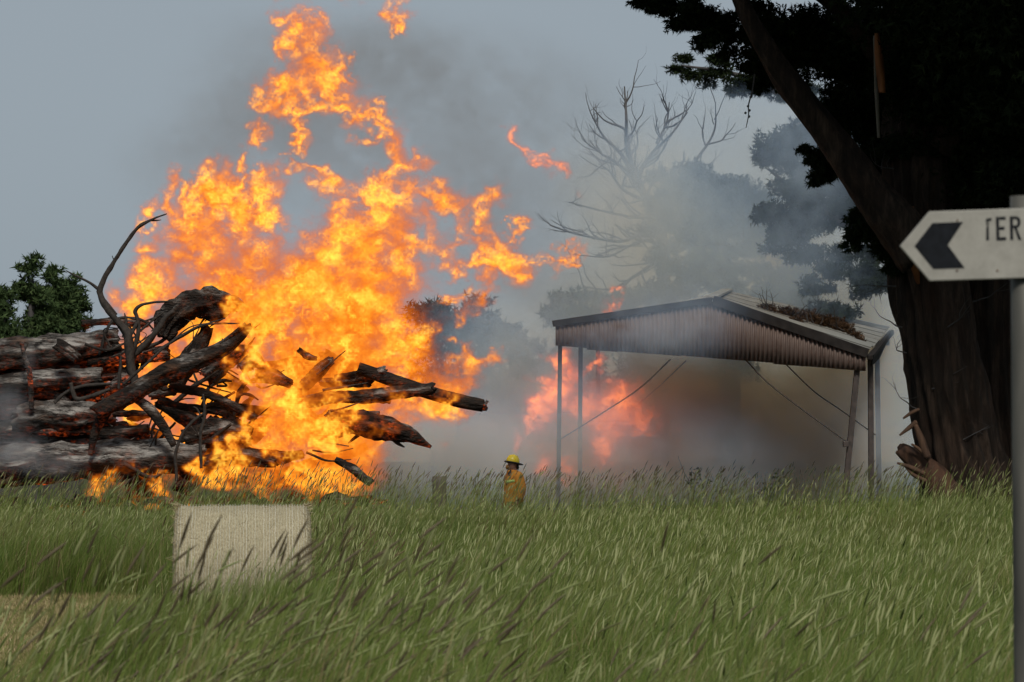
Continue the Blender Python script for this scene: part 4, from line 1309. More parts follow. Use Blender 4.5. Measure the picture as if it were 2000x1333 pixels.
# T with its left arm flaked away, E, R
glyph('letter', [[(1925, 431), (1928, 426), (1930, 428), (1936, 425), (1936.5, 431), (1929, 433), (1926, 435)], [(1926.5, 444), (1931, 441), (1931.5, 470), (1926, 470)], [(1926, 437), (1931, 434), (1931, 439), (1927, 442)]])
glyph('letter', [[(1945, 424), (1951, 424), (1952, 470), (1946, 470)], [(1952, 424), (1964, 423.5), (1964, 429.5), (1952, 430)], [(1952, 443.5), (1962, 443), (1962, 449), (1952, 449.5)], [(1952, 464), (1965, 463.5), (1965, 469.5), (1952, 470)]])
glyph('letter', [[(1972, 423), (1978, 423), (1979, 469), (1973, 469)], [(1978.5, 423), (1986, 423), (1991, 426), (1993, 431), (1993, 438), (1991, 443), (1986, 446), (1978.8, 446), (1978.8, 440.5), (1985, 440.5), (1987, 438), (1987, 431), (1985, 428.5), (1978.6, 428.5)], [(1981, 446.2), (1986, 446.2), (1995, 469), (1989, 469)]])
bm = bmesh.new()
for a, b in ((1870, 431), (1869, 529), (1948, 529)):
    xx, zz = gpt(a, b)
    bmesh.ops.create_cone(bm, cap_ends=True, segments=10, radius1=.0032, radius2=.002, depth=.003, matrix=Matrix.Translation((xx, YG - .0018, zz)) @ Matrix.Rotation(R(90), 4, 'X'))
from_bm('rivets', bm, MAT['rivet'], sign)
a, b = P(1974, 384, YG + .05), P(2018, 384, YG + .05)
xc = (a.x + b.x) / 2
tube('post', [(xc, YG + .05, -.2), (xc, YG + .05, 1.2), (xc, YG + .05, a.z)], [.033, .033, .033], MAT['galv'], sign, n=24, cap=0, step=.4)
bm = bmesh.new()
zt = gpt(0, 405)[1]
zb = gpt(0, 548)[1]
for zz in (zt - .03, zb + .03):
    box_bm(bm, (xc, YG + .028, zz), (.085, .034, .025), bevel=.003)
from_bm('clamps', bm, MAT['galv'], sign)

# ------------------------------------------------------------------ firefighter
MAT['coat'] = simple('orange_turnout_cloth', (0.46, 0.17, 0.022), (0.60, 0.26, 0.04), 9, 0.85, bump=.6, dist=.03)
MAT['trouser'] = simple('tan_turnout_cloth', (0.36, 0.17, 0.05), (0.46, 0.23, 0.08), 9, 0.85, bump=.5)
MAT['skin'] = simple('skin', (0.20, 0.10, 0.07), (0.26, 0.135, 0.095), 30, 0.6, bump=0)
MAT['helmet'] = simple('yellow_helmet_shell', (0.62, 0.46, 0.02), (0.70, 0.52, 0.03), 12, 0.35, bump=0, spec=.5)
MAT['black'] = simple('black_rubber', (0.012, 0.012, 0.012), (0.025, 0.024, 0.023), 20, 0.7, bump=0)
MAT['lime'] = simple('lime_reflective_tape', (0.42, 0.62, 0.16), (0.52, 0.72, 0.22), 60, 0.5, bump=0)
MAT['amber'] = simple('smoked_amber_visor', (0.16, 0.09, 0.03), (0.22, 0.12, 0.04), 20, 0.3, bump=0)
YF = 49.5
fx = P(1003, 900, YF).x
fz = float(ground_z(fx, YF))
top = P(1000, 888, YF).z
HT = top - fz                       # height to the top of the helmet
k_ = HT / 1.84
man = empty('person', (fx, YF, fz), 'firefighter in orange coat and yellow helmet walking left behind the grass', 'person')


TURN = Matrix.Rotation(R(20), 3, 'Z')


def W(x, y, z):
    x, y, _ = TURN @ Vector((x, y, 0))
    return Vector((fx + x * k_, YF + y * k_, fz + z * k_))


def skin_mesh(name, joints, edges, mat, root=0, sub=2):
    me = bpy.data.meshes.new(name)
    me.from_pydata([tuple(W(*j[0])) for j in joints], edges, [])
    o = link(name, me, mat, man, smooth=False)
    sk = o.modifiers.new('skin', 'SKIN')
    sk.use_smooth_shade = True
    lay = me.skin_vertices[0] if me.skin_vertices else None
    for i, j in enumerate(joints):
        r = j[1]
        lay.data[i].radius = (r[0] * k_, r[1] * k_) if hasattr(r, '__len__') else (r * k_, r * k_)
        lay.data[i].use_root = (i == root)
    ss = o.modifiers.new('smooth', 'SUBSURF')
    ss.levels = sub
    ss.render_levels = sub
    return o


def prep(me):
    pass


# make sure a skin layer exists on new meshes: add it through the modifier's own operator-free path
def skin_layer_ok():
    me = bpy.data.meshes.new('t')
    me.from_pydata([(0, 0, 0), (0, 0, 1)], [(0, 1)], [])
    o = bpy.data.objects.new('t', me)
    o.modifiers.new('s', 'SKIN')
    r = len(me.skin_vertices) > 0
    bpy.data.objects.remove(o)
    return r


# facing -X (left).  x forward is negative; y negative is towards the camera
body_j = [((0, 0, .95), .12), ((0, 0, 1.2), (.12, .14)), ((.01, 0, 1.42), (.10, .15)), ((-.01, 0, 1.50), .07), ((-.025, 0, 1.56), .085), ((-.03, 0, 1.64), (.118, .098)), ((-.02, 0, 1.73), (.105, .09)),
          ((.02, -.19, 1.43), .06), ((.06, -.24, 1.16), .05), ((.0, -.26, .93), .035), ((-.03, -.26, .84), (.03, .04)),
          ((.02, .19, 1.43), .06), ((.03, .25, 1.16), .05), ((-.08, .25, .95), .035), ((-.12, .25, .87), (.03, .04)),
          ((-.02, -.10, .90), .085), ((-.10, -.10, .50), .06), ((-.02, -.10, .10), .045), ((-.16, -.10, .05), .04),
          ((.03, .10, .90), .085), ((.05, .10, .50), .06), ((.18, .10, .12), .045), ((.07, .10, .05), .04)]
body_e = [(0, 1), (1, 2), (2, 3), (3, 4), (4, 5), (5, 6), (2, 7), (7, 8), (8, 9), (9, 10), (2, 11), (11, 12), (12, 13), (13, 14), (0, 15), (15, 16), (16, 17), (17, 18), (0, 19), (19, 20), (20, 21), (21, 22)]
if skin_layer_ok():
    body = skin_mesh('body', body_j, body_e, MAT['skin'])
    coat_j = [((0, 0, .76), (.24, .25)), ((0, 0, .98), (.21, .23)), ((0, 0, 1.2), (.20, .22)), ((.01, 0, 1.38), (.175, .20)), ((-.0, 0, 1.50), (.10, .105)),
              ((.02, -.21, 1.40), .125), ((.07, -.29, 1.16), .105), ((.0, -.29, .93), .082),
              ((.02, .21, 1.40), .125), ((.05, .29, 1.16), .105), ((-.08, .28, .95), .082)]
    coat_e = [(0, 1), (1, 2), (2, 3), (3, 4), (3, 5), (5, 6), (6, 7), (3, 8), (8, 9), (9, 10)]
    coat = skin_mesh('coat', coat_j, coat_e, MAT['coat'], 2)
    tr_j = [((0, 0, .92), (.15, .17)), ((-.02, -.10, .80), .115), ((-.10, -.10, .50), .095), ((-.03, -.10, .18), .08), ((.03, .10, .80), .115), ((.05, .10, .50), .095), ((.16, .10, .2), .08)]
    skin_mesh('trousers', tr_j, [(0, 1), (1, 2), (2, 3), (0, 4), (4, 5), (5, 6)], MAT['trouser'])
    for s, fxx in ((-.10, -.02), (.10, .16)):
        skin_mesh('boot', [((fxx, s, .22), .075), ((fxx, s, .10), .065), ((fxx - .10, s, .055), .05), ((fxx - .19, s, .05), .042)], [(0, 1), (1, 2), (2, 3)], MAT['black'])
    for s, hx, hz in ((-.262, -.035, .84), (.25, -.125, .87)):
        # five unequal fingers, slightly curled, rooted in the palm
        hj, he = [((hx, s, hz + .02), (.022, .035))], []
        for q, (dx, ll) in enumerate(((-.028, .075), (-.010, .088), (.010, .082), (.026, .066))):
            a0 = len(hj)
            hj += [((hx + dx, s, hz - .03), .0105), ((hx + dx - .004, s, hz - .03 - ll * .5), .0095), ((hx + dx - .016, s + .012 * np.sign(-s), hz - .03 - ll), .008)]
            he += [(0, a0), (a0, a0 + 1), (a0 + 1, a0 + 2)]
        a0 = len(hj)
        hj += [((hx - .042, s, hz + .0), .011), ((hx - .058, s, hz - .035), .009)]
        he += [(0, a0), (a0, a0 + 1)]
        skin_mesh('hand', hj, he, MAT['skin'], sub=1)


def ell(name, c, r, mat, rot=None, seg=20, cut=None):
    bm = bmesh.new()
    bmesh.ops.create_uvsphere(bm, u_segments=seg, v_segments=seg // 2, radius=1)
    if cut is not None:
        for v_ in bm.verts:
            v_.co.z = max(v_.co.z, cut)
    m = Matrix.Diagonal((r[0] * k_, r[1] * k_, r[2] * k_, 1))
    if rot:
        m = rot.to_4x4() @ m
    m = TURN.to_4x4() @ m
    bmesh.ops.transform(bm, matrix=Matrix.Translation(W(*c)) @ m, verts=bm.verts)
    return from_bm(name, bm, mat, man, True)


tl = Matrix.Rotation(R(9), 3, 'Y')
ell('helmet', (-.015, 0, 1.70), (.135, .118, .142), MAT['helmet'], tl, 28, -.15)
ell('brim', (.0, 0, 1.672), (.205, .155, .028), MAT['black'], Matrix.Rotation(R(11), 3, 'Y'), 28)
bar('crest', W(-.10, 0, 1.815), W(.09, 0, 1.80), .02 * k_, .03 * k_, MAT['helmet'], man)
ell('visor', (-.128, 0, 1.585), (.03, .075, .05), MAT['amber'], Matrix.Rotation(R(-8), 3, 'Y'))
ell('nose', (-.13, 0, 1.60), (.022, .016, .02), MAT['skin'])
for s in (-1, 1):
    ell('eye', (-.115, s * .032, 1.628), (.010, .012, .008), MAT['black'], None, 10)
    ell('ear', (-.02, s * .082, 1.61), (.022, .012, .032), MAT['skin'], None, 12)
ell('mouth', (-.118, 0, 1.558), (.010, .026, .006), MAT['rivet'], None, 10)
ell('neck_flap', (.07, 0, 1.60), (.035, .085, .065), MAT['black'], Matrix.Rotation(R(-12), 3, 'Y'))
tube('scarf', [W(-.075, -.07, 1.53), W(-.115, -.085, 1.45), W(-.13, -.08, 1.36), W(-.125, -.07, 1.30)], [.022 * k_, .035 * k_, .03 * k_, .012 * k_], MAT['black'], man, n=10, cap=0)
ell("collar", (.0, 0, 1.485), (.14, .14, .06), MAT['coat'], Matrix.Rotation(R(10), 3, 'Y'))


def under(child, part):
    """Make child a sub-part of part (both lie in world space)."""
    child.parent = part
    child.location = (0, 0, 0)


hel = [o for o in man.children if o.name.startswith('helmet')][0]
for o in list(man.children):
    if o.name.split('.')[0] in ('brim', 'crest', 'neck_flap', 'visor'):
        under(o, hel)


def strip_on_coat(name, z, x0, x1, h, ys):
    """A tape band lying on the near side of the coat's chest."""
    n = 8
    V, F_ = [], []
    for i in range(n + 1):
        u = i / n
        xx = x0 + (x1 - x0) * u
        yy = -math.sqrt(max(0.0, 1 - ((xx) / .2) ** 2)) * ys
        for zz in (z - h / 2, z + h / 2):
            V.append(tuple(W(xx, yy, zz + .03 * u)))
    F_ = [[2 * i, 2 * i + 2, 2 * i + 3, 2 * i + 1] for i in range(n)]
    o = link(name, mesh_np(name, np.array(V), [np.array(F_)]), MAT['lime'], man)
    sd = o.modifiers.new('thickness', 'SOLIDIFY')
    sd.thickness = .012
    sd.offset = 1
    return o


tape = strip_on_coat('reflective_tape', 1.30, -.19, -.02, .05, .25)
under(tape, coat)
for o in list(sign.children):
    if o.name.split('.')[0] in ('chevron', 'letter', 'rivets'):
        under(o, bo)


# ------------------------------------------------------------------ fire and smoke: density grids
def spectral(shape, slope, vox, lmax, lmin, aniso=(1, 1, 1), seed=0):
    """Gaussian random field with a power-law spectrum between two wavelengths (metres)."""
    r = np.random.default_rng(seed)
    f = np.fft.rfftn(r.normal(size=shape).astype(np.float32))
    kx = np.fft.fftfreq(shape[0], vox[0])[:, None, None] * aniso[0]
    ky = np.fft.fftfreq(shape[1], vox[1])[None, :, None] * aniso[1]
    kz = np.fft.rfftfreq(shape[2], vox[2])[None, None, :] * aniso[2]
    k = np.sqrt(kx ** 2 + ky ** 2 + kz ** 2).astype(np.float32)
    k0 = 1.0 / lmax
    f *= (k ** 2 + k0 ** 2) ** (-slope / 2) * np.exp(-(k * lmin) ** 2)
    n = np.fft.irfftn(f, shape).astype(np.float32)
    n -= n.mean()
    return n / n.std()


def grid_object(name, Fd, lo, hi, mat, step=0.0):
    """A density grid as a volume object: the samples sit on loose points that geometry nodes read voxel by voxel."""
    nx, ny, nz = Fd.shape
    me = bpy.data.meshes.new(name + '_samples')
    me.vertices.add(Fd.size)
    a = me.attributes.new('d', 'FLOAT', 'POINT')
    a.data.foreach_set('value', np.ascontiguousarray(Fd, dtype=np.float32).ravel())
    src = bpy.data.objects.new(name + '_samples', me)
    nt = bpy.data.node_groups.new(name, 'GeometryNodeTree')
    nt.interface.new_socket('Geometry', in_out='INPUT', socket_type='NodeSocketGeometry')
    nt.interface.new_socket('Geometry', in_out='OUTPUT', socket_type='NodeSocketGeometry')
    Lk = nt.links.new

    def nd(t, **k):
        q = nt.nodes.new(t)
        for a_, b_ in k.items():
            setattr(q, a_, b_)
        return q
    out, oi, pos = nd('NodeGroupOutput'), nd('GeometryNodeObjectInfo'), nd('GeometryNodeInputPosition')
    oi.inputs['Object'].default_value = src

    def vm(op, a_, b_=None):
        q = nd('ShaderNodeVectorMath', operation=op)
        Lk(a_, q.inputs[0])
        if b_ is not None:
            q.inputs[1].default_value = b_
        return q.outputs[0]
    d = [(hi[i] - lo[i]) / (Fd.shape[i] - 1) for i in range(3)]
    p_ = vm('FLOOR', vm('ADD', vm('DIVIDE', vm('SUBTRACT', pos.outputs[0], lo), d), (.5, .5, .5)))
    p_ = vm('MINIMUM', vm('MAXIMUM', p_, (0, 0, 0)), (nx - 1, ny - 1, nz - 1))
    s_ = nd('ShaderNodeSeparateXYZ')
    Lk(p_, s_.inputs[0])

    def ii(o_):
        q = nd('FunctionNodeFloatToInt', rounding_mode='ROUND')
        Lk(o_, q.inputs[0])
        return q.outputs[0]
    ix, iy, iz = [ii(s_.outputs[k]) for k in range(3)]

    def im(op, a_, b_):
        q = nd('FunctionNodeIntegerMath', operation=op)
        Lk(a_, q.inputs[0])
        if isinstance(b_, int):
            q.inputs[1].default_value = b_
        else:
            Lk(b_, q.inputs[1])
        return q.outputs[0]
    idx_ = im('ADD', im('MULTIPLY', im('ADD', im('MULTIPLY', ix, ny), iy), nz), iz)
    na_n = nd('GeometryNodeInputNamedAttribute', data_type='FLOAT')
    na_n.inputs['Name'].default_value = 'd'
    si = nd('GeometryNodeSampleIndex', data_type='FLOAT', domain='POINT')
    Lk(oi.outputs['Geometry'], si.inputs['Geometry'])
    Lk(na_n.outputs[0], si.inputs['Value'])
    Lk(idx_, si.inputs['Index'])
    vc = nd('GeometryNodeVolumeCube')
    Lk(si.outputs[0], vc.inputs['Density'])
    vc.inputs['Min'].default_value = lo
    vc.inputs['Max'].default_value = hi
    for k, v_ in zip('XYZ', Fd.shape):
        vc.inputs['Resolution ' + k].default_value = v_
    sm = nd('GeometryNodeSetMaterial')
    sm.inputs['Material'].default_value = mat
    Lk(vc.outputs[0], sm.inputs[0])
    Lk(sm.outputs[0], out.inputs[0])
    vol = bpy.data.volumes.new(name)
    vol.materials.append(mat)
    vol.render.step_size = step
    o = bpy.data.objects.new(name, vol)
    C.objects.link(o)
    o.modifiers.new('grid', 'NODES').node_group = nt
    return o


def mat_fire(name, k=1.0, gain=1.0, cool=0.0):
    """Flame: glowing soot that both emits and absorbs, hotter (yellower) where it is denser."""
    t = NT(name)
    d = t.n('ShaderNodeAttribute', attribute_name='density').outputs['Fac']
    c = t.ramp(d, [(0.0, (1.0, 0.16, 0.010)), (0.35, (1.0, 0.22, 0.012)), (0.6, (1.0, 0.30, 0.016)), (0.8, (1.0, 0.40, 0.03)), (1.0, (1.0, 0.54, 0.06))] if not cool else
               [(0.0, (0.8, 0.11, 0.03)), (0.5, (1.0, 0.20, 0.05)), (1.0, (1.0, 0.30, 0.06))])
    src = t.math('ADD', t.math('MULTIPLY', t.math('POWER', d, 1.5), 1.15 * gain), 0.42 * gain)
    sig = t.math('MULTIPLY', d, k)
    e = t.n('ShaderNodeEmission', {0: c, 1: t.math('MULTIPLY', sig, src)})
    ab = t.n('ShaderNodeVolumeAbsorption', {0: (0, 0, 0, 1), 'Density': sig})
    ad = t.n('ShaderNodeAddShader', {0: e.outputs[0], 1: ab.outputs[0]})
    t.t.links.new(ad.outputs[0], t.out.inputs['Volume'])
    return t.m


def capsule_field(X, Y, Z, caps, lo, vox, base=-1.2):
    """Largest (1 - normalised distance) over capsules (a, b, r, ry); each only touches its own neighbourhood."""
    Sf = np.full((len(X), len(Y), len(Z)), base, np.float32)
    for a, b, r, ry in caps:
        a, b = np.array(a), np.array(b)
        m = 2.2 * r
        my = 2.2 * ry

        def rg(ax, i, mm):
            l_, h_ = min(a[i], b[i]) - mm, max(a[i], b[i]) + mm
            return slice(max(0, int((l_ - ax[0]) / (ax[1] - ax[0]))), max(0, min(len(ax), int((h_ - ax[0]) / (ax[1] - ax[0])) + 2)))
        sx, sy, sz = rg(X, 0, m), rg(Y, 1, my), rg(Z, 2, m)
        x_, y_, z_ = X[sx][:, None, None], Y[sy][None, :, None], Z[sz][None, None, :]
        if 0 in (x_.size, y_.size, z_.size):
            continue
        dx, dz = b[0] - a[0], b[2] - a[2]
        L2 = dx * dx + dz * dz + 1e-9
        t_ = np.clip(((x_ - a[0]) * dx + (z_ - a[2]) * dz) / L2, 0, 1)
        d = np.sqrt((x_ - a[0] - t_ * dx) ** 2 + (z_ - a[2] - t_ * dz) ** 2 + ((y_ - a[1] - t_ * (b[1] - a[1])) * (r / ry)) ** 2) / r
        np.maximum(Sf[sx, sy, sz], (1 - d).astype(np.float32), out=Sf[sx, sy, sz])
    return Sf


def warp(N, vox, dx, dy, dz):
    """Sample N displaced by (dx,dy,dz) metres, wrapping round."""
    nx, ny, nz = N.shape
    I, J, K = np.ogrid[0:nx, 0:ny, 0:nz]
    i = np.rint(I + dx / vox[0]).astype(np.int32) % nx
    j = np.rint(J + dy / vox[1]).astype(np.int32) % ny
    k = np.rint(K + dz / vox[2]).astype(np.int32) % nz
    return N[i, j, k]


def flames(name, caps, lo, hi, vox, mat, seed, rag=0.50, rise=None, step=0.0):
    n = [int(round((hi[i] - lo[i]) / vox[i])) + 1 for i in range(3)]
    X, Y, Z = [np.linspace(lo[i], hi[i], n[i]).astype(np.float32) for i in range(3)]
    vx = [(hi[i] - lo[i]) / (n[i] - 1) for i in range(3)]
    big = spectral(n, 2.4, vx, 1.1, 0.10, (1, 1, 0.75), seed)
    big2 = spectral(n, 2.4, vx, 1.0, 0.10, (1, 1, 0.8), seed + 1)
    fine = spectral(n, 1.95, vx, 0.50, 0.03, (1.7, 1, 0.38), seed + 2)
    fw_ = warp(fine, vx, 0.16 * big, 0.10 * big2, 0.20 * big2)
    del fine
    Sf = capsule_field(X, Y, Z, caps, lo, vx)
    Sw = warp(Sf, vx, 0.11 * big2, 0.1 * big, 0.16 * big)
    del Sf
    up = np.clip((Z - 3.2) / 6.0, 0, 1)[None, None, :]
    f = Sw + (rag * 0.32 + 0.10 * up) * fw_ + 0.13 * big + 0.01 - 0.09 * up
    sheet = np.exp(-(fw_ * 0.85) ** 2)                                # thin bright sheets where the noise crosses zero
    dens = sstep(-0.04, 0.72, f) * (0.28 + 0.68 * sheet) * (0.66 + 0.34 * np.tanh(1.2 * big2 + 0.3))
    dens = np.clip(dens * (0.80 + 0.62 * sstep(.15, .7, Sw)), 0, 1)
    dens[dens < 0.012] = 0
    for ax in range(3):                                               # nothing on the faces of the grid
        s_ = [slice(None)] * 3
        s_[ax] = [0, -1]
        dens[tuple(s_)] = 0
    return grid_object(name, dens, lo, hi, mat, step)


def cap(x0, y0, x1, y1, r, Y=53.0, depth=None, dY=0.0):
    rm = M(r, 53)
    return (P(x0, y0, Y), P(x1, y1, Y + dY), rm, depth if depth else max(0.4, rm * 0.85))


rf = random.Random(4)
caps = []
# left lobe
for q in ((300, 560, 75), (390, 480, 95), (460, 420, 75), (360, 450, 66), (430, 560, 110), (270, 620, 60), (500, 500, 70), (285, 480, 34), (420, 390, 44)):
    caps.append(cap(q[0], q[1], q[0] + 1, q[1], q[2], 53.6 + rf.uniform(-.3, .3)))
caps += [cap(330, 420, 336, 352, 17), cap(300, 430, 296, 398, 12), cap(400, 400, 432, 330, 30), cap(445, 400, 450, 335, 28), cap(500, 420, 530, 350, 33), cap(380, 440, 372, 380, 24), cap(470, 460, 480, 400, 40), cap(520, 380, 545, 425, 18), cap(540, 400, 522, 440, 14), cap(470, 370, 478, 340, 20), cap(520, 400, 512, 330, 14)]
# heart of the fire
for q in ((540, 600, 105), (610, 560, 110), (650, 500, 85), (700, 480, 95), (750, 445, 75), (720, 580, 120), (700, 680, 130), (760, 640, 90), (620, 690, 130), (790, 680, 70), (660, 420, 40), (600, 480, 50)):
    caps.append(cap(q[0], q[1], q[0] + 1, q[1], q[2], 53.2 + rf.uniform(-.4, .4)))
for q in ((590, 800, 115), (660, 830, 105), (700, 880, 70), (530, 860, 90), (640, 920, 80), (560, 720, 80), (700, 760, 100), (600, 950, 60), (690, 945, 45), (520, 950, 50)):
    caps.append(cap(q[0], q[1], q[0] + 1, q[1], q[2], 52.75 + rf.uniform(-.3, .3)))
# burning behind the left part of the pile
for q in ((270, 700, 62), (350, 730, 80), (430, 760, 90), (340, 830, 70), (250, 790, 55), (430, 860, 70), (380, 640, 70), (460, 650, 80), (190, 770, 35), (300, 880, 50)):
    caps.append(cap(q[0], q[1], q[0] + 1, q[1], q[2], 53.6 + rf.uniform(-.2, .3), 0.75))
for q in ((200, 955, 15), (235, 952, 17), (300, 958, 12), (420, 940, 26), (385, 912, 14)):
    caps.append(cap(q[0], q[1], q[0] + 20, q[1] - 8, q[2], 51.2, 0.5))
for q in ((620, 785, 34), (650, 830, 34), (620, 850, 40), (690, 800, 20), (760, 785, 22), (860, 785, 16)):
    caps.append(cap(q[0], q[1], q[0] + 24, q[1] - 8, q[2], 50.98, 0.22))
# thin tongues licking up in front of the dark timber
for k in range(64):
    a_, b_ = rf.uniform(440, 690), rf.uniform(600, 940)
    h_ = rf.uniform(25, 75)
    caps.append(cap(a_, b_, a_ + h_ * rf.uniform(-.1, .5), b_ - h_, rf.uniform(9, 24), rf.uniform(50.9, 51.25), 0.2))
# right side
caps += [cap(800, 740, 890, 750, 52), cap(880, 740, 920, 705, 28), cap(920, 705, 965, 690, 13), cap(850, 770, 905, 800, 26), cap(800, 660, 860, 656, 26), cap(770, 800, 850, 790, 40), cap(900, 720, 905, 680, 12), cap(740, 860, 800, 800, 34)]
caps += [cap(790, 380, 860, 385, 38), cap(850, 390, 940, 410, 34), cap(930, 420, 965, 375, 24), cap(920, 430, 985, 500, 30), cap(960, 490, 1020, 520, 22), cap(1015, 520, 1085, 510, 13), cap(960, 530, 930, 580, 15), cap(870, 492, 960, 490, 17), cap(880, 400, 900, 470, 16),
         cap(890, 585, 905, 612, 8), cap(1030, 450, 1028, 425, 8), cap(1090, 500, 1135, 488, 7), cap(870, 570, 930, 575, 8), cap(1010, 470, 1040, 440, 9), cap(800, 540, 770, 470, 30)]
caps += [cap(800, 420, 830, 470, 40), cap(740, 400, 800, 380, 44)]
# the ragged middle
caps += [cap(600, 332, 660, 352, 17), cap(650, 365, 740, 372, 26), cap(735, 375, 780, 320, 32), cap(780, 320, 760, 270, 24), cap(800, 310, 825, 300, 16), cap(760, 270, 700, 225, 26), cap(700, 250, 760, 225, 20), cap(700, 225, 620, 215, 29), cap(600, 235, 590, 275, 15), cap(560, 318, 575, 322, 9), cap(700, 400, 660, 400, 20)]
# the top
caps += [cap(600, 60, 612, 130, 56), cap(620, 120, 640, 170, 54), cap(590, 150, 560, 190, 56), cap(560, 195, 505, 200, 20), cap(530, 210, 600, 225, 24), cap(555, 32, 640, 42, 15), cap(500, 250, 485, 295, 16), cap(520, 265, 505, 280, 16), cap(660, 100, 672, 140, 16), cap(640, 190, 690, 215, 22)]
caps += [cap(752, 25, 795, 40, 17), cap(770, 45, 778, 55, 9), cap(598, 2, 601, 6, 6), cap(545, 110, 560, 80, 9), cap(690, 110, 695, 120, 6)]
MAT['fire'] = mat_fire('flame', 5.5, 1.5)
fl = flames('flames', caps, (-8.3, 50.6, 0.75), (1.5, 55.4, 10.35), (0.034, 0.062, 0.034), MAT['fire'], 101, step=0.07)
tag(fl, 'tall orange and yellow flames leaping from the burning log pile', 'flames')

# torn-off wisps drifting to the right
wc = [cap(1003, 255, 1006, 285, 14), cap(1010, 285, 1060, 312, 12), cap(1055, 310, 1105, 330, 15), cap(1095, 325, 1112, 360, 10), cap(1060, 300, 1070, 320, 6)]
MAT['fire_wisp'] = mat_fire('drifting_flame', 3.0, 1.5, 1)
fl2 = flames('drifting_flame', wc, (-.4, 52.2, 4.6), (1.5, 54, 8.4), (0.034, 0.062, 0.034), MAT['fire_wisp'], 205, step=0.08)
tag(fl2, 'detached red wisp of flame drifting in the smoke beside the main fire', 'flames')

# the second fire behind the shed's left posts
c2 = []
for q in ((1060, 800, 34, 1080, 760), (1090, 770, 36, 1110, 730), (1130, 800, 40, 1150, 790), (1190, 830, 48, 1200, 800), (1200, 800, 36, 1230, 790), (1180, 880, 30, 1190, 850), (1040, 840, 16, 1050, 820), (1230, 820, 16, 1280, 818), (1110, 740, 24, 1100, 700), (1160, 720, 14, 1175, 705), (1020, 870, 12, 1010, 855), (1060, 900, 16, 1070, 880), (1220, 790, 20, 1215, 770), (1185, 604, 7, 1198, 590), (1205, 580, 4, 1212, 565), (1095, 915, 12, 1120, 910)):
    a_, b_ = P(q[0], q[1], 63.6), P(q[3], q[4], 63.6)
    rm = M(q[2], 63.6)
    c2.append((a_, b_, rm, max(.45, rm)))
MAT['fire_far'] = mat_fire('distant_flame', 3.2, 2.1, 1)
fl3 = flames('distant_flames', c2, (0.0, 62.3, 0.4), (3.8, 65.0, 6.3), (0.045, 0.08, 0.045), MAT['fire_far'], 307, rag=1.15, step=0.09)
tag(fl3, 'pinkish flames in the smoke behind the left posts of the shed', 'flames')
# flickers on the roof heap
c3 = []
for s, t, r, h in ((.45, .50, .07, .12), (.45, .50, .05, .28), (.40, .62, .055, .10), (.42, .56, .04, .08)):
    p = on_roof(s - .18, t, h + .16)
    c3.append((p, p + Vector((.03, 0, .12)), r, r * 1.3))
p = on_roof(.45, .55, 0)
MAT['fire_small'] = mat_fire('flicker', 9, 1.0, 1)
fl4 = flames('roof_flames', c3, tuple(p + Vector((-.8, -.8, -.3))), tuple(p + Vector((.8, .8, .9))), (0.025, 0.04, 0.025), MAT['fire_small'], 401, rag=.4, step=0.04)
tag(fl4, 'small flames flickering in the burnt heap on the shed roof', 'flames')

# smoke
def mat_smoke(name, k, col, g=0.2, soot=(0, 0, 0), ks=0.0):
    t = NT(name)
    d = t.n('ShaderNodeAttribute', attribute_name='density').outputs['Fac']
    sc_ = t.n('ShaderNodeVolumeScatter', {0: (*col, 1), 'Density': t.math('MULTIPLY', d, k), 'Anisotropy': g})
    outp = sc_.outputs[0]
    if ks:
        ab = t.n('ShaderNodeVolumeAbsorption', {0: (*soot, 1), 'Density': t.math('MULTIPLY', d, ks)})
        outp = t.n('ShaderNodeAddShader', {0: outp, 1: ab.outputs[0]}).outputs[0]
    t.t.links.new(outp, t.out.inputs['Volume'])
    return t.m


def smoke(name, blobs, lo, hi, vox, mat, seed, step, contrast=0.5, lmax=4.0):
    n = [int(round((hi[i] - lo[i]) / vox)) + 1 for i in range(3)]
    X, Y, Z = [np.linspace(lo[i], hi[i], n[i]).astype(np.float32) for i in range(3)]
    vx = [(hi[i] - lo[i]) / (n[i] - 1) for i in range(3)]
    big = spectral(n, 2.4, vx, lmax * .6, .4, (1, 1, 1), seed)
    fn_ = spectral(n, 2.1, vx, lmax, .2, (1, 1, 1.1), seed + 1)
    fn_ = warp(fn_, vx, .8 * big, .5 * big, -.6 * big)
    D = np.zeros(n, np.float32)
    for c, r, wgt in blobs:
        q = np.sqrt(((X - c[0]) / r[0])[:, None, None] ** 2 + ((Y - c[1]) / r[1])[None, :, None] ** 2 + ((Z - c[2]) / r[2])[None, None, :] ** 2)
        D += wgt * sstep(1.15, 0.15, q + .18 * fn_)
    D *= np.clip(1 + contrast * fn_, 0.05, 3)
    D *= sstep(0, .6, Z - lo[2])[None, None, :]
    for ax, A_ in enumerate((X, Y, Z)):                               # fade out before the sides
        if ax == 2:
            e = sstep(hi[2], hi[2] - 1.0, A_)
        else:
            e = sstep(lo[ax], lo[ax] + .8, A_) * sstep(hi[ax], hi[ax] - .8, A_)
        sh = [1, 1, 1]
        sh[ax] = -1
        D *= e.reshape(sh)
    D[D < 0.004] = 0
    return grid_object(name, D, lo, hi, mat, step)


def SB(px, py, Y, rx, rz, ry, wgt):
    return (P(px, py, Y), (M(rx, Y), ry, M(rz, Y)), wgt)


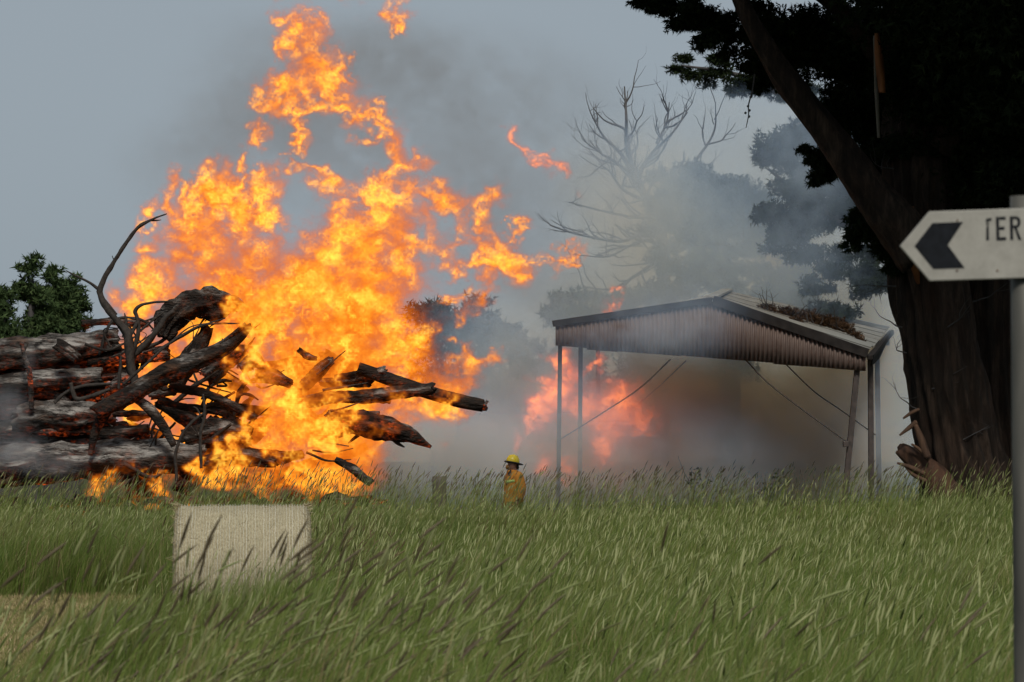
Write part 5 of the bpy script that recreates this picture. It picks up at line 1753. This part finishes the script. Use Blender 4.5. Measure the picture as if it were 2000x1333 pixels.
# dark plume above and behind the fire
pl = [SB(470, 250, 57, 190, 200, 1.8, .30), SB(620, 150, 57, 260, 260, 2, .30), SB(780, 90, 58, 220, 200, 2, .34), SB(950, 200, 58, 260, 200, 2, .30), SB(720, 330, 57, 260, 240, 1.6, .30), SB(930, 420, 57, 220, 240, 1.8, .34), SB(1120, 300, 60, 220, 240, 2, .22), SB(350, 330, 57, 160, 130, 1.6, .2), SB(600, -40, 58, 400, 150, 2.2, .34), SB(1060, 560, 60, 180, 150, 2, .25)]
MAT['smoke_dark'] = mat_smoke('dark_smoke', 0.46, (0.64, 0.60, 0.55), 0.3, (0.14, 0.1, 0.06), 0.36)
s1 = smoke('dark_smoke', pl, (-9.5, 54.8, 1.5), (4.2, 62.5, 11.0), 0.15, MAT['smoke_dark'], 501, 0.25, 1.15, 2.6)
tag(s1, 'thin brown grey smoke rising above the big fire', 'smoke', kind='stuff')
# pale blue smoke in and behind the shed
pl = [SB(1150, 620, 70, 200, 170, 3, .5), SB(1000, 760, 66, 190, 190, 3, .8), SB(1300, 640, 70, 220, 200, 3, .35), SB(1420, 520, 69, 240, 220, 2.5, .42), SB(1560, 420, 67, 200, 260, 2.5, .2), SB(1450, 220, 66, 130, 160, 2, .28), SB(1600, 560, 66, 220, 160, 2.5, .45), SB(1680, 760, 66, 220, 220, 3, .75),
      SB(1250, 840, 64, 320, 170, 2.4, 1.0), SB(1450, 830, 64, 300, 180, 2.4, 1.1), SB(1090, 880, 64, 240, 110, 2.5, .7), SB(1600, 900, 66, 280, 110, 2.5, .9), SB(880, 860, 62, 170, 130, 2.2, .7), SB(950, 640, 66, 160, 100, 2, .4), SB(1330, 350, 71, 160, 150, 2, .3), SB(1330, 600, 58.2, 170, 60, .8, .5), SB(1290, 660, 58, 140, 60, .7, .55), SB(1740, 640, 67, 130, 160, 2.5, .5), SB(1560, 300, 60, 170, 200, 2, .45), SB(1560, 500, 60, 150, 120, 2, .18), SB(820, 890, 57.5, 260, 120, 1.8, 1.3), SB(1050, 880, 60, 260, 140, 2.2, .85), SB(1300, 890, 62, 280, 150, 2.4, .7), SB(1600, 890, 65.5, 280, 150, 2.4, .9), SB(1180, 660, 57.6, 150, 110, .9, .4), SB(1350, 640, 57.8, 130, 90, .7, .35), SB(1390, 160, 61.5, 150, 90, 2, 1.1), SB(1250, 380, 66, 200, 260, 4, .62), SB(1420, 780, 67, 160, 130, 2, .9), SB(1640, 780, 67.5, 150, 190, 1.6, 1.2), SB(1300, 780, 70, 160, 160, 2.5, .8), SB(1130, 800, 58.3, 130, 140, .9, .7), SB(1480, 480, 65, 200, 160, 2, .35)]
MAT['smoke_pale'] = mat_smoke('pale_smoke', 0.92, (0.56, 0.73, 0.98), 0.25, (0, 0, 0), 0.0)
s2 = smoke('pale_smoke', pl, (-5.5, 55.0, -0.2), (11.5, 74.0, 9.8), 0.17, MAT['smoke_pale'], 601, 0.3, .66, 2.4)
tag(s2, 'pale blue smoke drifting through and behind the shed', 'smoke', kind='stuff')
# a curl of smoke at the left foot of the log pile
pl = [SB(10, 800, 51, 60, 60, .5, 1.0), SB(30, 880, 50.8, 80, 50, .5, 1.1), SB(110, 910, 50.6, 90, 30, .45, .8), SB(60, 700, 51, 20, 50, .35, .4)]
MAT['smoke_low'] = mat_smoke('low_smoke', 0.75, (0.78, 0.84, 0.92), 0.2)
s3 = smoke('low_smoke', pl, (-11, 49.6, 0.5), (-7.2, 52.0, 4.4), 0.08, MAT['smoke_low'], 701, 0.14, .7, 1.0)
tag(s3, 'wisps of blue smoke at the left foot of the log pile', 'smoke', kind='stuff')
